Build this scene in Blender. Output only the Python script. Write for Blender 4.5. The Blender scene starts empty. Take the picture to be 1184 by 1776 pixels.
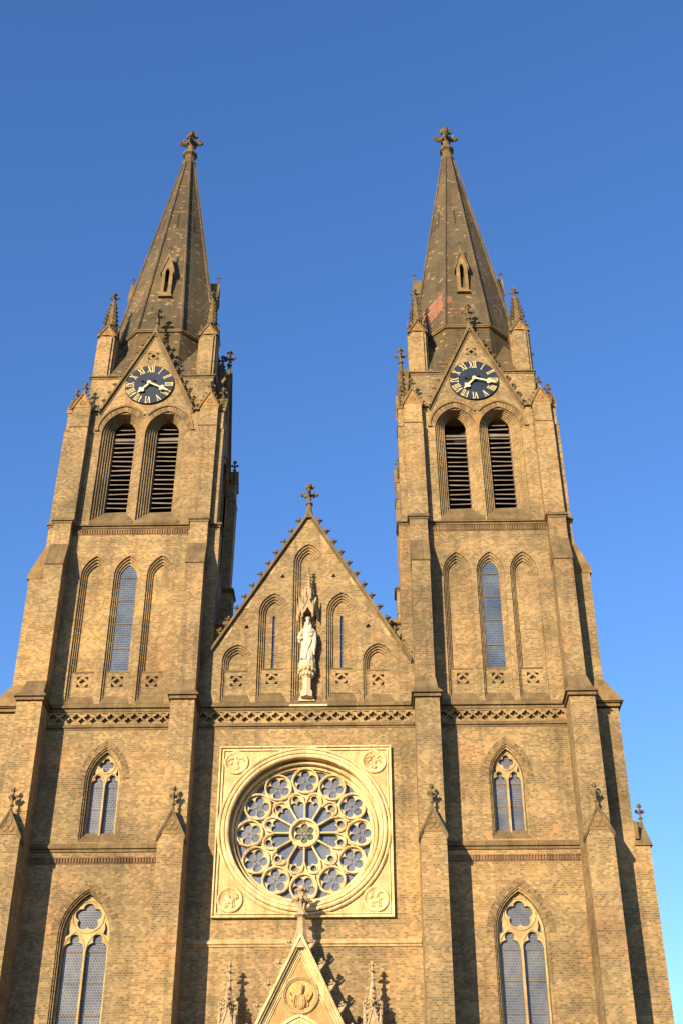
import bpy, bmesh, math, random
from mathutils import Vector, Matrix
from mathutils.geometry import tessellate_polygon, delaunay_2d_cdt
R = math.radians; PI = math.pi
sc = bpy.context.scene
COL = sc.collection

# ------------------------------------------------------------------ camera
cam = bpy.data.objects.new('camera', bpy.data.cameras.new('camera'))
COL.objects.link(cam); sc.camera = cam
cam.data.sensor_fit = 'HORIZONTAL'; cam.data.sensor_width = 36.0
cam.data.lens = 36.0 * 2227.33 / 1184.0
cam.data.clip_start = 0.5; cam.data.clip_end = 6000
_yaw, _pitch, _roll = -0.021242, 0.587052, -0.000368
_f = Vector((math.sin(_yaw)*math.cos(_pitch), math.cos(_yaw)*math.cos(_pitch), math.sin(_pitch)))
_r0 = Vector((math.cos(_yaw), -math.sin(_yaw), 0)); _u0 = _r0.cross(_f)
_r = _r0*math.cos(_roll)+_u0*math.sin(_roll); _u = -_r0*math.sin(_roll)+_u0*math.cos(_roll)
cam.matrix_world = Matrix(((_r.x, _u.x, -_f.x, 2.31), (_r.y, _u.y, -_f.y, -45.052), (_r.z, _u.z, -_f.z, 1.6), (0, 0, 0, 1)))

# ------------------------------------------------------------------ sky, sun, exposure
SUN_AZ, SUN_EL = R(30.5), R(14.0)          # azimuth to the left of the facade's normal
to_sun = Vector((-math.sin(SUN_AZ)*math.cos(SUN_EL), -math.cos(SUN_AZ)*math.cos(SUN_EL), math.sin(SUN_EL)))
w = bpy.data.worlds.new('World'); sc.world = w; w.use_nodes = True
nt = w.node_tree; bg = nt.nodes['Background']
sky = nt.nodes.new('ShaderNodeTexSky'); sky.sky_type = 'NISHITA'; sky.sun_disc = False
sky.sun_elevation = SUN_EL; sky.sun_rotation = math.atan2(to_sun.x, to_sun.y) % (2*PI)
sky.air_density = 1.0; sky.dust_density = 0.1; sky.ozone_density = 2.6
hs = nt.nodes.new('ShaderNodeHueSaturation'); hs.inputs['Saturation'].default_value = 1.20; hs.inputs['Hue'].default_value = 0.513
nt.links.new(sky.outputs[0], hs.inputs['Color']); nt.links.new(hs.outputs[0], bg.inputs[0]); bg.inputs[1].default_value = 0.125
sd = bpy.data.lights.new('sun', 'SUN'); sd.energy = 5.0; sd.angle = R(0.5); sd.color = (1.0, 0.80, 0.505)
so = bpy.data.objects.new('sun', sd); COL.objects.link(so)
so.location = to_sun*200; so.rotation_euler = (-to_sun).to_track_quat('-Z', 'Y').to_euler()
sc.view_settings.view_transform = 'Standard'; sc.view_settings.look = 'None'
sc.view_settings.gamma = 1; sc.view_settings.exposure = 1.2
sc.render.engine = 'CYCLES'

# ------------------------------------------------------------------ materials
class N:
    def __init__(s, name):
        s.m = bpy.data.materials.new(name); s.m.use_nodes = True
        s.t = s.m.node_tree; s.b = s.t.nodes['Principled BSDF']
    def n(s, typ, **kw):
        o = s.t.nodes.new(typ)
        for k, v in kw.items(): setattr(o, k, v)
        return o
    def l(s, a, b): s.t.links.new(a, b)
    def math(s, op, a, b=None, clamp=False):
        o = s.n('ShaderNodeMath', operation=op, use_clamp=clamp)
        for i, v in enumerate((a, b)):
            if v is None: continue
            if isinstance(v, (int, float)): o.inputs[i].default_value = v
            else: s.l(v, o.inputs[i])
        return o.outputs[0]
    def noise(s, scale, detail=4, vec=None, rough=.55):
        o = s.n('ShaderNodeTexNoise'); o.inputs['Scale'].default_value = scale
        o.inputs['Detail'].default_value = detail; o.inputs['Roughness'].default_value = rough
        if vec is not None: s.l(vec, o.inputs['Vector'])
        return o.outputs['Fac']
    def ramp(s, fac, stops, const=False):
        o = s.n('ShaderNodeValToRGB'); cr = o.color_ramp
        if const: cr.interpolation = 'CONSTANT'
        while len(cr.elements) < len(stops): cr.elements.new(0.5)
        for e, (p, c) in zip(cr.elements, stops):
            e.position = p; e.color = (*c, 1) if len(c) == 3 else c
        s.l(fac, o.inputs[0]); return o.outputs[0]
    def mix(s, fac, a, b, mode='MIX'):
        o = s.n('ShaderNodeMix', data_type='RGBA', blend_type=mode)
        for i, v in ((0, fac), (6, a), (7, b)):
            if isinstance(v, (int, float)): o.inputs[i].default_value = v
            elif isinstance(v, tuple): o.inputs[i].default_value = (*v, 1)
            else: s.l(v, o.inputs[i])
        return o.outputs[2]
    def bump(s, h, dist, strength=1.0):
        o = s.n('ShaderNodeBump'); o.inputs['Distance'].default_value = dist; o.inputs['Strength'].default_value = strength
        s.l(h, o.inputs['Height']); s.l(o.outputs[0], s.b.inputs['Normal'])
    def geo(s): return s.n('ShaderNodeNewGeometry')
    def done(s, col=None, rough=.85, metal=0, alb=.86):
        if col is not None:
            if not isinstance(col, tuple): col = s.mix(1.0, col, (alb, alb, alb), 'MULTIPLY')
            if isinstance(col, tuple): s.b.inputs['Base Color'].default_value = (*col, 1)
            else: s.l(col, s.b.inputs['Base Color'])
        s.b.inputs['Roughness'].default_value = rough; s.b.inputs['Metallic'].default_value = metal
        s.b.inputs['Specular IOR Level'].default_value = 0.25
        return s.m

def brick(name, stops, mortar, bw=.132, bh=.081, m=.24, patch=None, big=.5, bias=-.12, warm=None, spots=.992):
    k = N(name); g = k.geo()
    cr = k.n('ShaderNodeVectorMath', operation='CROSS_PRODUCT'); k.l(g.outputs['True Normal'], cr.inputs[0]); cr.inputs[1].default_value = (0, 0, 1)
    nm = k.n('ShaderNodeVectorMath', operation='NORMALIZE'); k.l(cr.outputs[0], nm.inputs[0])
    dt = k.n('ShaderNodeVectorMath', operation='DOT_PRODUCT'); k.l(nm.outputs[0], dt.inputs[0]); k.l(g.outputs['Position'], dt.inputs[1])
    u = dt.outputs['Value']
    sp = k.n('ShaderNodeSeparateXYZ'); k.l(g.outputs['Position'], sp.inputs[0]); z = sp.outputs[2]
    zr = k.math('DIVIDE', z, bh); row = k.math('FLOOR', zr); fz = k.math('FRACT', zr)
    par = k.math('MULTIPLY', k.math('FLOORED_MODULO', row, 2.0), .5)
    wr = k.n('ShaderNodeTexWhiteNoise', noise_dimensions='1D'); k.l(row, wr.inputs['W'])
    uo = k.math('ADD', k.math('ADD', k.math('DIVIDE', u, bw), par), k.math('MULTIPLY', wr.outputs['Value'], .12))
    c = k.math('FLOOR', uo); fx = k.math('FRACT', uo)
    cb = k.n('ShaderNodeCombineXYZ'); k.l(c, cb.inputs[0]); k.l(row, cb.inputs[1])
    k.l(k.math('ROUND', k.math('MULTIPLY', sp.outputs[1], .7)), cb.inputs[2])
    wn = k.n('ShaderNodeTexWhiteNoise', noise_dimensions='3D'); k.l(cb.outputs[0], wn.inputs['Vector'])
    big_n = k.noise(big, 5, g.outputs['Position'], .6)
    big_s = k.ramp(big_n, [(.33, (0, 0, 0)), (.67, (1, 1, 1))])
    # broad bands of courses differ in tone, as if laid from different kiln loads
    cz = k.n('ShaderNodeCombineXYZ'); k.l(k.math('MULTIPLY', u, .25), cz.inputs[0]); k.l(k.math('MULTIPLY', z, 2.2), cz.inputs[1]); k.l(sp.outputs[1], cz.inputs[2])
    band = k.ramp(k.noise(.8, 3, cz.outputs[0]), [(.35, (0, 0, 0)), (.65, (1, 1, 1))])
    key = k.math('ADD', k.math('MULTIPLY', wn.outputs['Value'], .55), k.math('ADD', k.math('MULTIPLY', big_s, .36), k.math('MULTIPLY', band, .30)))
    key = k.math('ADD', key, bias, clamp=True)
    col = k.ramp(key, stops)
    # rare bright orange replacement bricks
    w2 = k.n('ShaderNodeTexWhiteNoise', noise_dimensions='3D')
    c2 = k.n('ShaderNodeCombineXYZ'); k.l(row, c2.inputs[0]); k.l(c, c2.inputs[1]); c2.inputs[2].default_value = 7.3; k.l(c2.outputs[0], w2.inputs['Vector'])
    ol = k.ramp(k.noise(.9, 3, g.outputs['Position']), [(.5, (0, 0, 0)), (.68, (1, 1, 1))])
    om = k.math('GREATER_THAN', k.math('ADD', w2.outputs['Value'], k.math('MULTIPLY', ol, .07)), spots)
    col = k.mix(om, col, warm or (.30, .165, .085))
    mm = k.math('MAXIMUM', k.math('LESS_THAN', fx, m*.45), k.math('LESS_THAN', fz, m))
    col = k.mix(mm, col, mortar)
    if patch: col = patch(k, g, sp, col, mm)
    st = k.ramp(k.noise(.35, 6, g.outputs['Position'], .65), [(.3, (.76, .77, .78)), (.5, (1, 1, 1)), (.72, (1.15, 1.10, 1.0))])
    col = k.mix(1.0, col, st, 'MULTIPLY')
    # rain streaks and soot
    cs = k.n('ShaderNodeCombineXYZ'); k.l(k.math('MULTIPLY', u, 2.6), cs.inputs[0]); k.l(k.math('MULTIPLY', z, .22), cs.inputs[1]); k.l(k.math('MULTIPLY', sp.outputs[1], .5), cs.inputs[2])
    sm = k.ramp(k.noise(1.0, 5, cs.outputs[0], .65), [(.34, (.70, .70, .71)), (.48, (1, 1, 1)), (.75, (1.08, 1.06, 1.0))])
    col = k.mix(.85, col, k.mix(1.0, col, sm, 'MULTIPLY'))
    pk = k.ramp(k.noise(.42, 4, g.outputs['Position'], .6), [(.42, (1.0, 1.01, 1.0)), (.52, (1, 1, 1)), (.66, (1.10, .99, .93))])
    col = k.mix(1.0, col, pk, 'MULTIPLY')
    so_ = k.ramp(k.noise(.16, 5, g.outputs['Position'], .6), [(.38, (.74, .74, .76)), (.52, (1, 1, 1)), (.66, (1.18, 1.13, 1.02))])
    col = k.mix(1.0, col, so_, 'MULTIPLY')
    hgt = k.math('SUBTRACT', k.math('MULTIPLY', wn.outputs['Value'], .5), mm)
    k.bump(hgt, .010, .6)
    return k.done(col, .88)

wallB = brick('yellow_clinker_brick', [(.0, (.070, .050, .028)), (.15, (.100, .072, .038)), (.36, (.145, .103, .054)), (.60, (.205, .143, .074)), (.82, (.30, .205, .105)), (1, (.38, .250, .130))], (.285, .210, .113), bias=.03)
def redpatch(k, g, sp, col, mm):
    # the repair of fresh red bricks low on the spire
    dx = k.math('DIVIDE', k.math('SUBTRACT', sp.outputs[0], 5.62), .62)
    sk = k.math('MULTIPLY', k.math('SUBTRACT', sp.outputs[0], 5.62), .7)
    dz = k.math('DIVIDE', k.math('SUBTRACT', k.math('SUBTRACT', sp.outputs[2], 44.1), sk), .70)
    d = k.math('MAXIMUM', k.math('ABSOLUTE', dx), k.math('ABSOLUTE', dz))
    e = k.math('ADD', d, k.math('MULTIPLY', k.noise(5, 3, g.outputs['Position']), .45))
    a = k.math('LESS_THAN', e, 1.15)
    dx2 = k.math('DIVIDE', k.math('SUBTRACT', sp.outputs[0], 6.45), .22); dz2 = k.math('DIVIDE', k.math('SUBTRACT', sp.outputs[2], 44.45), .28)
    b = k.math('LESS_THAN', k.math('ADD', k.math('MAXIMUM', k.math('ABSOLUTE', dx2), k.math('ABSOLUTE', dz2)), k.math('MULTIPLY', k.noise(6, 3, g.outputs['Position']), .5)), 1.2)
    front = k.math('LESS_THAN', sp.outputs[1], 3.0)
    a = k.math('MULTIPLY', k.math('MAXIMUM', a, b), front)
    return k.mix(a, col, k.mix(mm, (.27, .12, .075), (.20, .105, .068)))
spst = [(.0, (.060, .047, .030)), (.3, (.078, .061, .037)), (.6, (.098, .075, .044)), (.88, (.122, .092, .053)), (1, (.17, .125, .07))]
spireB = brick('dark_spire_brick', spst, (.100, .075, .042), bw=.19, bh=.085, m=.18, warm=(.32, .20, .11), spots=.972, bias=-.08)
spirePB = brick('dark_spire_brick_repaired', spst, (.100, .075, .042), bw=.19, bh=.085, m=.18, patch=redpatch, warm=(.32, .20, .11), spots=.972, bias=-.08)
redB = brick('red_corbel_brick', [(0, (.10, .06, .036)), (.5, (.18, .105, .06)), (1, (.27, .165, .09))], (.24, .165, .095), bh=.5, bw=.2, m=.02)

def stone(name, c0, c1, c2, sc1=1.4, sc2=14, bump=.012, rough=.85, joints=None, diaper=None, streak=.7):
    k = N(name); g = k.geo(); P = g.outputs['Position']
    n1 = k.noise(sc1, 6, P, .62); n2 = k.noise(sc2, 4, P, .6)
    col = k.ramp(n1, [(.3, c0), (.5, c1), (.7, c2)])
    v = k.ramp(n2, [(.3, (.78, .78, .78)), (.7, (1.15, 1.15, 1.15))])
    col = k.mix(1.0, col, v, 'MULTIPLY')
    sp = k.n('ShaderNodeSeparateXYZ'); k.l(P, sp.inputs[0])
    cs = k.n('ShaderNodeCombineXYZ'); k.l(k.math('MULTIPLY', sp.outputs[0], 5), cs.inputs[0]); k.l(k.math('MULTIPLY', sp.outputs[2], .9), cs.inputs[1]); k.l(k.math('MULTIPLY', sp.outputs[1], 3), cs.inputs[2])
    sm = k.ramp(k.noise(1.0, 5, cs.outputs[0], .65), [(.32, (.66, .63, .58)), (.50, (1, 1, 1)), (.75, (1.06, 1.04, 1.0))])
    col = k.mix(streak, col, k.mix(1.0, col, sm, 'MULTIPLY'))
    if joints:
        fx = k.math('FRACT', k.math('DIVIDE', sp.outputs[0], joints))
        jm = k.math('LESS_THAN', fx, .02/joints)
        wc = k.n('ShaderNodeTexWhiteNoise', noise_dimensions='1D'); k.l(k.math('FLOOR', k.math('DIVIDE', sp.outputs[0], joints)), wc.inputs['W'])
        tone = k.ramp(wc.outputs['Value'], [(0, (.84, .84, .84)), (1, (1.12, 1.10, 1.06))])
        col = k.mix(1.0, col, tone, 'MULTIPLY'); col = k.mix(jm, col, tuple(x*.75 for x in c0))
    h = n2
    if diaper:
        a = k.math('SINE', k.math('MULTIPLY', k.math('ADD', sp.outputs[0], sp.outputs[2]), PI/diaper))
        b = k.math('SINE', k.math('MULTIPLY', k.math('SUBTRACT', sp.outputs[0], sp.outputs[2]), PI/diaper))
        d = k.math('ABSOLUTE', k.math('MULTIPLY', a, b))
        vo = k.n('ShaderNodeTexVoronoi'); vo.inputs['Scale'].default_value = 1.6/diaper; k.l(P, vo.inputs['Vector'])
        h = k.math('ADD', k.math('MULTIPLY', d, 1.5), k.math('ADD', vo.outputs['Distance'], k.math('MULTIPLY', n2, .4)))
        k.bump(h, .016, .8)
    else: k.bump(h, bump, .8)
    return k.done(col, rough)

brown = stone('weathered_brown_sandstone', (.105, .072, .037), (.155, .108, .055), (.22, .155, .08), joints=.93)
brownF = stone('weathered_finial_stone', (.080, .056, .029), (.130, .092, .047), (.20, .142, .073), sc1=3)
ochre = stone('ochre_sandstone', (.23, .130, .048), (.29, .165, .062), (.34, .205, .085))
cream = stone('cream_limestone', (.48, .34, .165), (.65, .495, .265), (.75, .61, .37), sc1=1.6, bump=.008, joints=.82, streak=.8)
creamD = stone('carved_cream_limestone', (.48, .34, .16), (.60, .45, .22), (.68, .53, .30), diaper=.075)
orangeD = stone('carved_orange_limestone', (.44, .26, .105), (.52, .32, .135), (.58, .38, .17), diaper=.05)
trac = stone('pale_tracery_stone', (.27, .185, .085), (.40, .285, .14), (.52, .39, .21), sc1=2.2, bump=.01)
portalS = stone('portal_pinnacle_stone', (.27, .19, .115), (.38, .28, .17), (.50, .38, .24), sc1=5, sc2=26)
ochreB = stone('ochre_coping_stone', (.13, .085, .038), (.20, .130, .057), (.26, .175, .08), sc1=2)
apricot = stone('apricot_limestone', (.42, .24, .09), (.50, .30, .12), (.56, .37, .16), sc1=3, bump=.008)
white = stone('white_statue_stone', (.38, .33, .25), (.54, .48, .38), (.62, .57, .47), sc1=4, bump=.006)
pale = stone('new_pale_sandstone', (.46, .36, .21), (.60, .47, .29), (.66, .54, .36), sc1=2)
pave = stone('paving', (.09, .075, .055), (.12, .10, .075), (.15, .13, .10), sc1=.3, joints=.6)
slate = stone('slate', (.05, .045, .04), (.07, .06, .05), (.09, .08, .07), joints=.3)

def simple(name, c, rough=.6, metal=0, n=0):
    k = N(name)
    if n:
        g = k.geo(); v = k.ramp(k.noise(n, 4, g.outputs['Position']), [(.3, tuple(x*.7 for x in c)), (.7, tuple(min(1, x*1.2) for x in c))])
        return k.done(v, rough, metal)
    return k.done(c, rough, metal)
dialM = simple('dark_slate_blue_enamel', (.018, .026, .050), .45, n=1.5)
goldM = simple('pale_gilding', (.62, .51, .24), .45, n=9)
handM = simple('bright_gilding', (.80, .68, .36), .4, n=12)
darkM = simple('dark_iron', (.012, .013, .018), .6)
louvM = simple('grey_weathered_timber', (.17, .135, .11), .7, n=1.7)
blackM = simple('unlit_interior_black', (.012, .009, .007), .9, n=2)  # black colour stands in for the shade inside openings
leadM = simple('lead_came', (.36, .32, .25), .5, n=10)
barM = simple('rusty_saddle_bar', (.20, .13, .08), .7, n=10)
wireM = simple('steel_wire', (.08, .08, .09), .5)

def glass(name, base, line, s=.115, rough=.12, lw=.13, grid=False):
    k = N(name); g = k.geo(); P = g.outputs['Position']
    sp = k.n('ShaderNodeSeparateXYZ'); k.l(P, sp.inputs[0])
    cb = k.n('ShaderNodeCombineXYZ'); k.l(sp.outputs[0], cb.inputs[0]); k.l(sp.outputs[2], cb.inputs[1])
    b = k.n('ShaderNodeTexBrick'); k.l(cb.outputs[0], b.inputs['Vector'])
    b.offset = 0.0 if grid else .5; b.inputs['Scale'].default_value = 1.0; b.inputs['Mortar Size'].default_value = s*lw
    b.inputs['Mortar Smooth'].default_value = .6
    b.inputs['Brick Width'].default_value = s; b.inputs['Row Height'].default_value = s*(1 if grid else .84)
    b.inputs['Color1'].default_value = (*base, 1); b.inputs['Color2'].default_value = (*[x*.7 for x in base], 1); b.inputs['Mortar'].default_value = (*line, 1)
    n = k.ramp(k.noise(.9, 4, P), [(.30, (.55, .60, .70)), (.5, (1.0, 1.0, 1.0)), (.68, (1.5, 1.42, 1.3))])
    col = k.mix(1.0, b.outputs['Color'], n, 'MULTIPLY')
    k.bump(k.noise(5, 2, P), .02, .25)
    m = k.done(col, rough); k.b.inputs['Specular IOR Level'].default_value = .6
    rr = k.math('ADD', k.math('MULTIPLY', b.outputs['Fac'], .5), rough); k.l(rr, k.b.inputs['Roughness'])
    return m
glB = glass('blue_leaded_glass', (.050, .075, .125), (.068, .087, .125), s=.12)
glG = glass('grey_leaded_glass', (.090, .097, .120), (.100, .103, .118), s=.105)
glR = glass('rose_glass', (.10, .125, .20), (.10, .115, .165), s=.055, grid=True, lw=.16)
glO = glass('olive_glass', (.10, .10, .045), (.14, .14, .09), s=.055, grid=True, lw=.16)

# ------------------------------------------------------------------ mesh builder
class M:
    def __init__(s, T=None): s.v = []; s.f = []; s.T = T; s.rot = None
    def add(s, vs, fs):
        b = len(s.v); s.v += [tuple(p) for p in vs]; s.f += [tuple(b+i for i in f) for f in fs]
    def box(s, x0, x1, y0, y1, z0, z1): s.loft((x0, x1, y0, y1), z0, (x0, x1, y0, y1), z1)
    def loft(s, a, za, b, zb):
        vs = [(a[0], a[2], za), (a[1], a[2], za), (a[1], a[3], za), (a[0], a[3], za), (b[0], b[2], zb), (b[1], b[2], zb), (b[1], b[3], zb), (b[0], b[3], zb)]
        s.add(vs, [(3, 2, 1, 0), (4, 5, 6, 7), (0, 1, 5, 4), (1, 2, 6, 5), (2, 3, 7, 6), (3, 0, 4, 7)])
    def rstack(s, x0, x1, y0, y1, prof):          # a moulding running round a rectangle
        vs = []; fs = []
        for o, z in prof: vs += [(x0-o, y0-o, z), (x1+o, y0-o, z), (x1+o, y1+o, z), (x0-o, y1+o, z)]
        n = len(prof)
        for i in range(n-1):
            for j in range(4): a = 4*i+j; b = 4*i+(j+1) % 4; fs.append((a, b, b+4, a+4))
        fs += [(3, 2, 1, 0), tuple(4*(n-1)+j for j in range(4))]; s.add(vs, fs)
    def xprof(s, x0, x1, pts):                    # profile (y,z) drawn along x
        n = len(pts); vs = [(x0, y, z) for y, z in pts]+[(x1, y, z) for y, z in pts]
        s.add(vs, [tuple(range(n)), tuple(range(2*n-1, n-1, -1))]+[(i, (i+1) % n, (i+1) % n+n, i+n) for i in range(n)])
    def plate(s, outer, holes, y0, y1, back=True):  # (x,z) outline with holes, given thickness
        loops = [outer]+list(holes); flat = [p for l in loops for p in l]
        if holes:
            ed = []; o = 0
            for l in loops:
                k = len(l); ed += [(o+i, o+(i+1) % k) for i in range(k)]; o += k
            cv, ce, cf, ov, oe, of = delaunay_2d_cdt([Vector(p) for p in flat], ed, [], 0, 1e-6)
            bb = [(min(p[0] for p in l), max(p[0] for p in l), min(p[1] for p in l), max(p[1] for p in l)) for l in loops]
            def inside(x, z, l, b):
                if not (b[0] < x < b[1] and b[2] < z < b[3]): return False
                c = False; j = len(l)-1
                for i in range(len(l)):
                    if (l[i][1] > z) != (l[j][1] > z) and x < (l[j][0]-l[i][0])*(z-l[i][1])/(l[j][1]-l[i][1])+l[i][0]: c = not c
                    j = i
                return c
            keep = []
            for t in cf:
                x = sum(cv[i].x for i in t)/3; z = sum(cv[i].y for i in t)/3
                if inside(x, z, loops[0], bb[0]) and not any(inside(x, z, l, b) for l, b in zip(loops[1:], bb[1:])): keep.append(tuple(t))
            q = len(cv); s.add([(p.x, y0, p.y) for p in cv]+[(p.x, y1, p.y) for p in cv], keep+([tuple(i+q for i in t) for t in keep] if back else []))
            tris = []
        else: tris = tessellate_polygon([[Vector((p[0], p[1], 0)) for p in l] for l in loops])
        n = len(flat); vs = [(x, y0, z) for x, z in flat]+[(x, y1, z) for x, z in flat]
        fs = [tuple(t) for t in tris]+([tuple(i+n for i in t) for t in tris] if back else [])
        o = 0
        for l in loops:
            k = len(l)
            for i in range(k): a = o+i; b = o+(i+1) % k; fs.append((a, b, b+n, a+n))
            o += k
        s.add(vs, fs)
    def strip(s, A, B, closed=False):
        n = len(A); s.add(list(A)+list(B), [(i, (i+1) % n, (i+1) % n+n, i+n) for i in range(n if closed else n-1)])
    def orders(s, outs, deps, closed=False):      # stepped reveals: outline k recedes to depth k
        y = 0
        for k, o in enumerate(outs):
            d = deps[k]
            s.strip([(x, y, z) for x, z in o], [(x, d, z) for x, z in o], closed)
            if k+1 < len(outs): s.strip([(x, d, z) for x, z in o], [(x, d, z) for x, z in outs[k+1]], closed)
            y = d
    def poly(s, pts, y): s.add([(x, y, z) for x, z in pts], [tuple(range(len(pts)))])
    def lathe(s, prof, c=(0, 0, 0), n=8, ph=None, axis='z'):
        ph = PI/n if ph is None else ph; vs = []; fs = []
        for r, h in prof:
            for j in range(n):
                a = ph+2*PI*j/n; p = (r*math.cos(a), r*math.sin(a), h) if axis == 'z' else (r*math.cos(a), h, r*math.sin(a))
                vs.append((c[0]+p[0], c[1]+p[1], c[2]+p[2]))
        for i in range(len(prof)-1):
            for j in range(n): a = i*n+j; b = i*n+(j+1) % n; fs.append((a, b, b+n, a+n))
        if axis == 'z' or prof[0][0] < 1e-3: fs.append(tuple(range(n-1, -1, -1)))
        if axis == 'z' or prof[-1][0] < 1e-3: fs.append(tuple((len(prof)-1)*n+j for j in range(n)))
        s.add(vs, fs)
    def tube(s, pts, r, n=6, closed=False):
        P = [Vector(p) for p in pts]; m = len(P); vs = []; fs = []
        for i, p in enumerate(P):
            a = P[i-1] if (i or closed) else P[0]; b = P[(i+1) % m] if (i < m-1 or closed) else P[-1]
            d = (b-a).normalized(); up = Vector((0, 1, 0)) if abs(d.y) < .9 else Vector((1, 0, 0))
            x = d.cross(up).normalized(); y = x.cross(d); rr = r[i] if isinstance(r, (list, tuple)) else r
            for j in range(n): q = 2*PI*(j+.5)/n; vs.append(p+(x*math.cos(q)+y*math.sin(q))*rr)
        for i in range(m if closed else m-1):
            for j in range(n): a = i*n+j; b = i*n+(j+1) % n; c = ((i+1) % m)*n; fs.append((a, b, c+(j+1) % n, c+j))
        if not closed: fs += [tuple(range(n)), tuple((m-1)*n+j for j in range(n))]
        s.add(vs, fs)
    def blob(s, c, r, seed=0, j=.18):
        rn = random.Random(seed*7919+13); r = (r, r, r) if isinstance(r, (int, float)) else r
        t = (1+5**.5)/2
        V = [(-1, t, 0), (1, t, 0), (-1, -t, 0), (1, -t, 0), (0, -1, t), (0, 1, t), (0, -1, -t), (0, 1, -t), (t, 0, -1), (t, 0, 1), (-t, 0, -1), (-t, 0, 1)]
        F = [(0, 11, 5), (0, 5, 1), (0, 1, 7), (0, 7, 10), (0, 10, 11), (1, 5, 9), (5, 11, 4), (11, 10, 2), (10, 7, 6), (7, 1, 8), (3, 9, 4), (3, 4, 2), (3, 2, 6), (3, 6, 8), (3, 8, 9), (4, 9, 5), (2, 4, 11), (6, 2, 10), (8, 6, 7), (9, 8, 1)]
        vs = []
        for p in V:
            q = Vector(p).normalized()*(1+rn.uniform(-j, j)); vs.append((c[0]+q.x*r[0], c[1]+q.y*r[1], c[2]+q.z*r[2]))
        s.add(vs, F)
    def ell(s, c, r, n=10):                        # smooth ellipsoid
        vs = [(c[0], c[1], c[2]+r[2])]; fs = []; m = n//2+1
        for i in range(1, m):
            for jj in range(n):
                a = PI*i/m; b = 2*PI*jj/n; vs.append((c[0]+r[0]*math.sin(a)*math.cos(b), c[1]+r[1]*math.sin(a)*math.sin(b), c[2]+r[2]*math.cos(a)))
        vs.append((c[0], c[1], c[2]-r[2])); L = len(vs)-1
        for jj in range(n):
            fs.append((0, 1+jj, 1+(jj+1) % n))
            for i in range(m-2): a = 1+i*n; fs.append((a+jj, a+n+jj, a+n+(jj+1) % n, a+(jj+1) % n))
            fs.append((L, 1+(m-2)*n+(jj+1) % n, 1+(m-2)*n+jj))
        s.add(vs, fs)
    def slope(s, p0, p1, a, b, y0, y1):            # a bar along a raking line, from a below to b above it
        d = Vector((p1[0]-p0[0], p1[1]-p0[1])).normalized(); n = Vector((-d.y, d.x))
        if n.y < 0: n = -n
        q = [(p0[0]+n.x*a, p0[1]+n.y*a), (p1[0]+n.x*a, p1[1]+n.y*a), (p1[0]+n.x*b, p1[1]+n.y*b), (p0[0]+n.x*b, p0[1]+n.y*b)]
        s.plate(q, [], y0, y1)
    def chevron(s, cx, za, sl, hw, a, b, y0, y1):   # mitred pair of raking bars
        k = math.sqrt(1+sl*sl); va, vb = a*k, b*k
        s.plate([(cx-hw, za-sl*hw+va), (cx, za+va), (cx+hw, za-sl*hw+va), (cx+hw, za-sl*hw+vb), (cx, za+vb), (cx-hw, za-sl*hw+vb)], [], y0, y1)
    def crocket(s, p, dx, dy, sz, seed=0):          # leaf that springs outward and curls up
        p = Vector(p); o = Vector((dx, dy, 0)); z = Vector((0, 0, 1)); k = Vector((-dy, dx, 0))
        pts = [p-o*.20*sz-z*.05*sz, p+o*.22*sz+z*.06*sz, p+o*.42*sz+z*.30*sz, p+o*.40*sz+z*.62*sz]
        s.tube(pts, [.22*sz, .20*sz, .17*sz, .12*sz], 5)
        s.blob(p+o*.60*sz+z*.52*sz, (.22*sz, .22*sz, .16*sz), seed, .25); s.blob(p+o*.30*sz+z*.74*sz, .19*sz, seed+1, .25)
        s.blob(p+o*.12*sz+z*.42*sz, (.16*sz, .16*sz, .12*sz), seed+5, .25)
        for e in (-1, 1): s.blob(p+o*.34*sz+z*.40*sz+k*e*.26*sz, (.18*sz, .18*sz, .15*sz), seed+2+e, .25)
    def build(s, name, mat, parent=None, label=None, smooth=False, share=None, loc=None, bevel=0):
        me = bpy.data.meshes.new(name); vs = s.v
        if s.T is not None: vs = [tuple(s.T @ Vector(v)) for v in vs]
        me.from_pydata(vs, [], s.f)
        bm = bmesh.new(); bm.from_mesh(me); bmesh.ops.remove_doubles(bm, verts=bm.verts, dist=1e-5); bmesh.ops.recalc_face_normals(bm, faces=bm.faces)
        bm.to_mesh(me); bm.free()
        if smooth:
            for p in me.polygons: p.use_smooth = True
        me.materials.append(mat)
        return obj(name, me, parent, label, loc)

def obj(name, me, parent=None, label=None, loc=None):
    o = bpy.data.objects.new(name, me); COL.objects.link(o)
    if parent is not None: o.parent = parent
    if label: o['label'] = label
    if loc: o.location = loc
    return o
def empty(name, loc, label, cat, group=None):
    o = bpy.data.objects.new(name, None); COL.objects.link(o); o.location = loc
    o['label'] = label; o['category'] = cat
    if group: o['group'] = group
    return o

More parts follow.
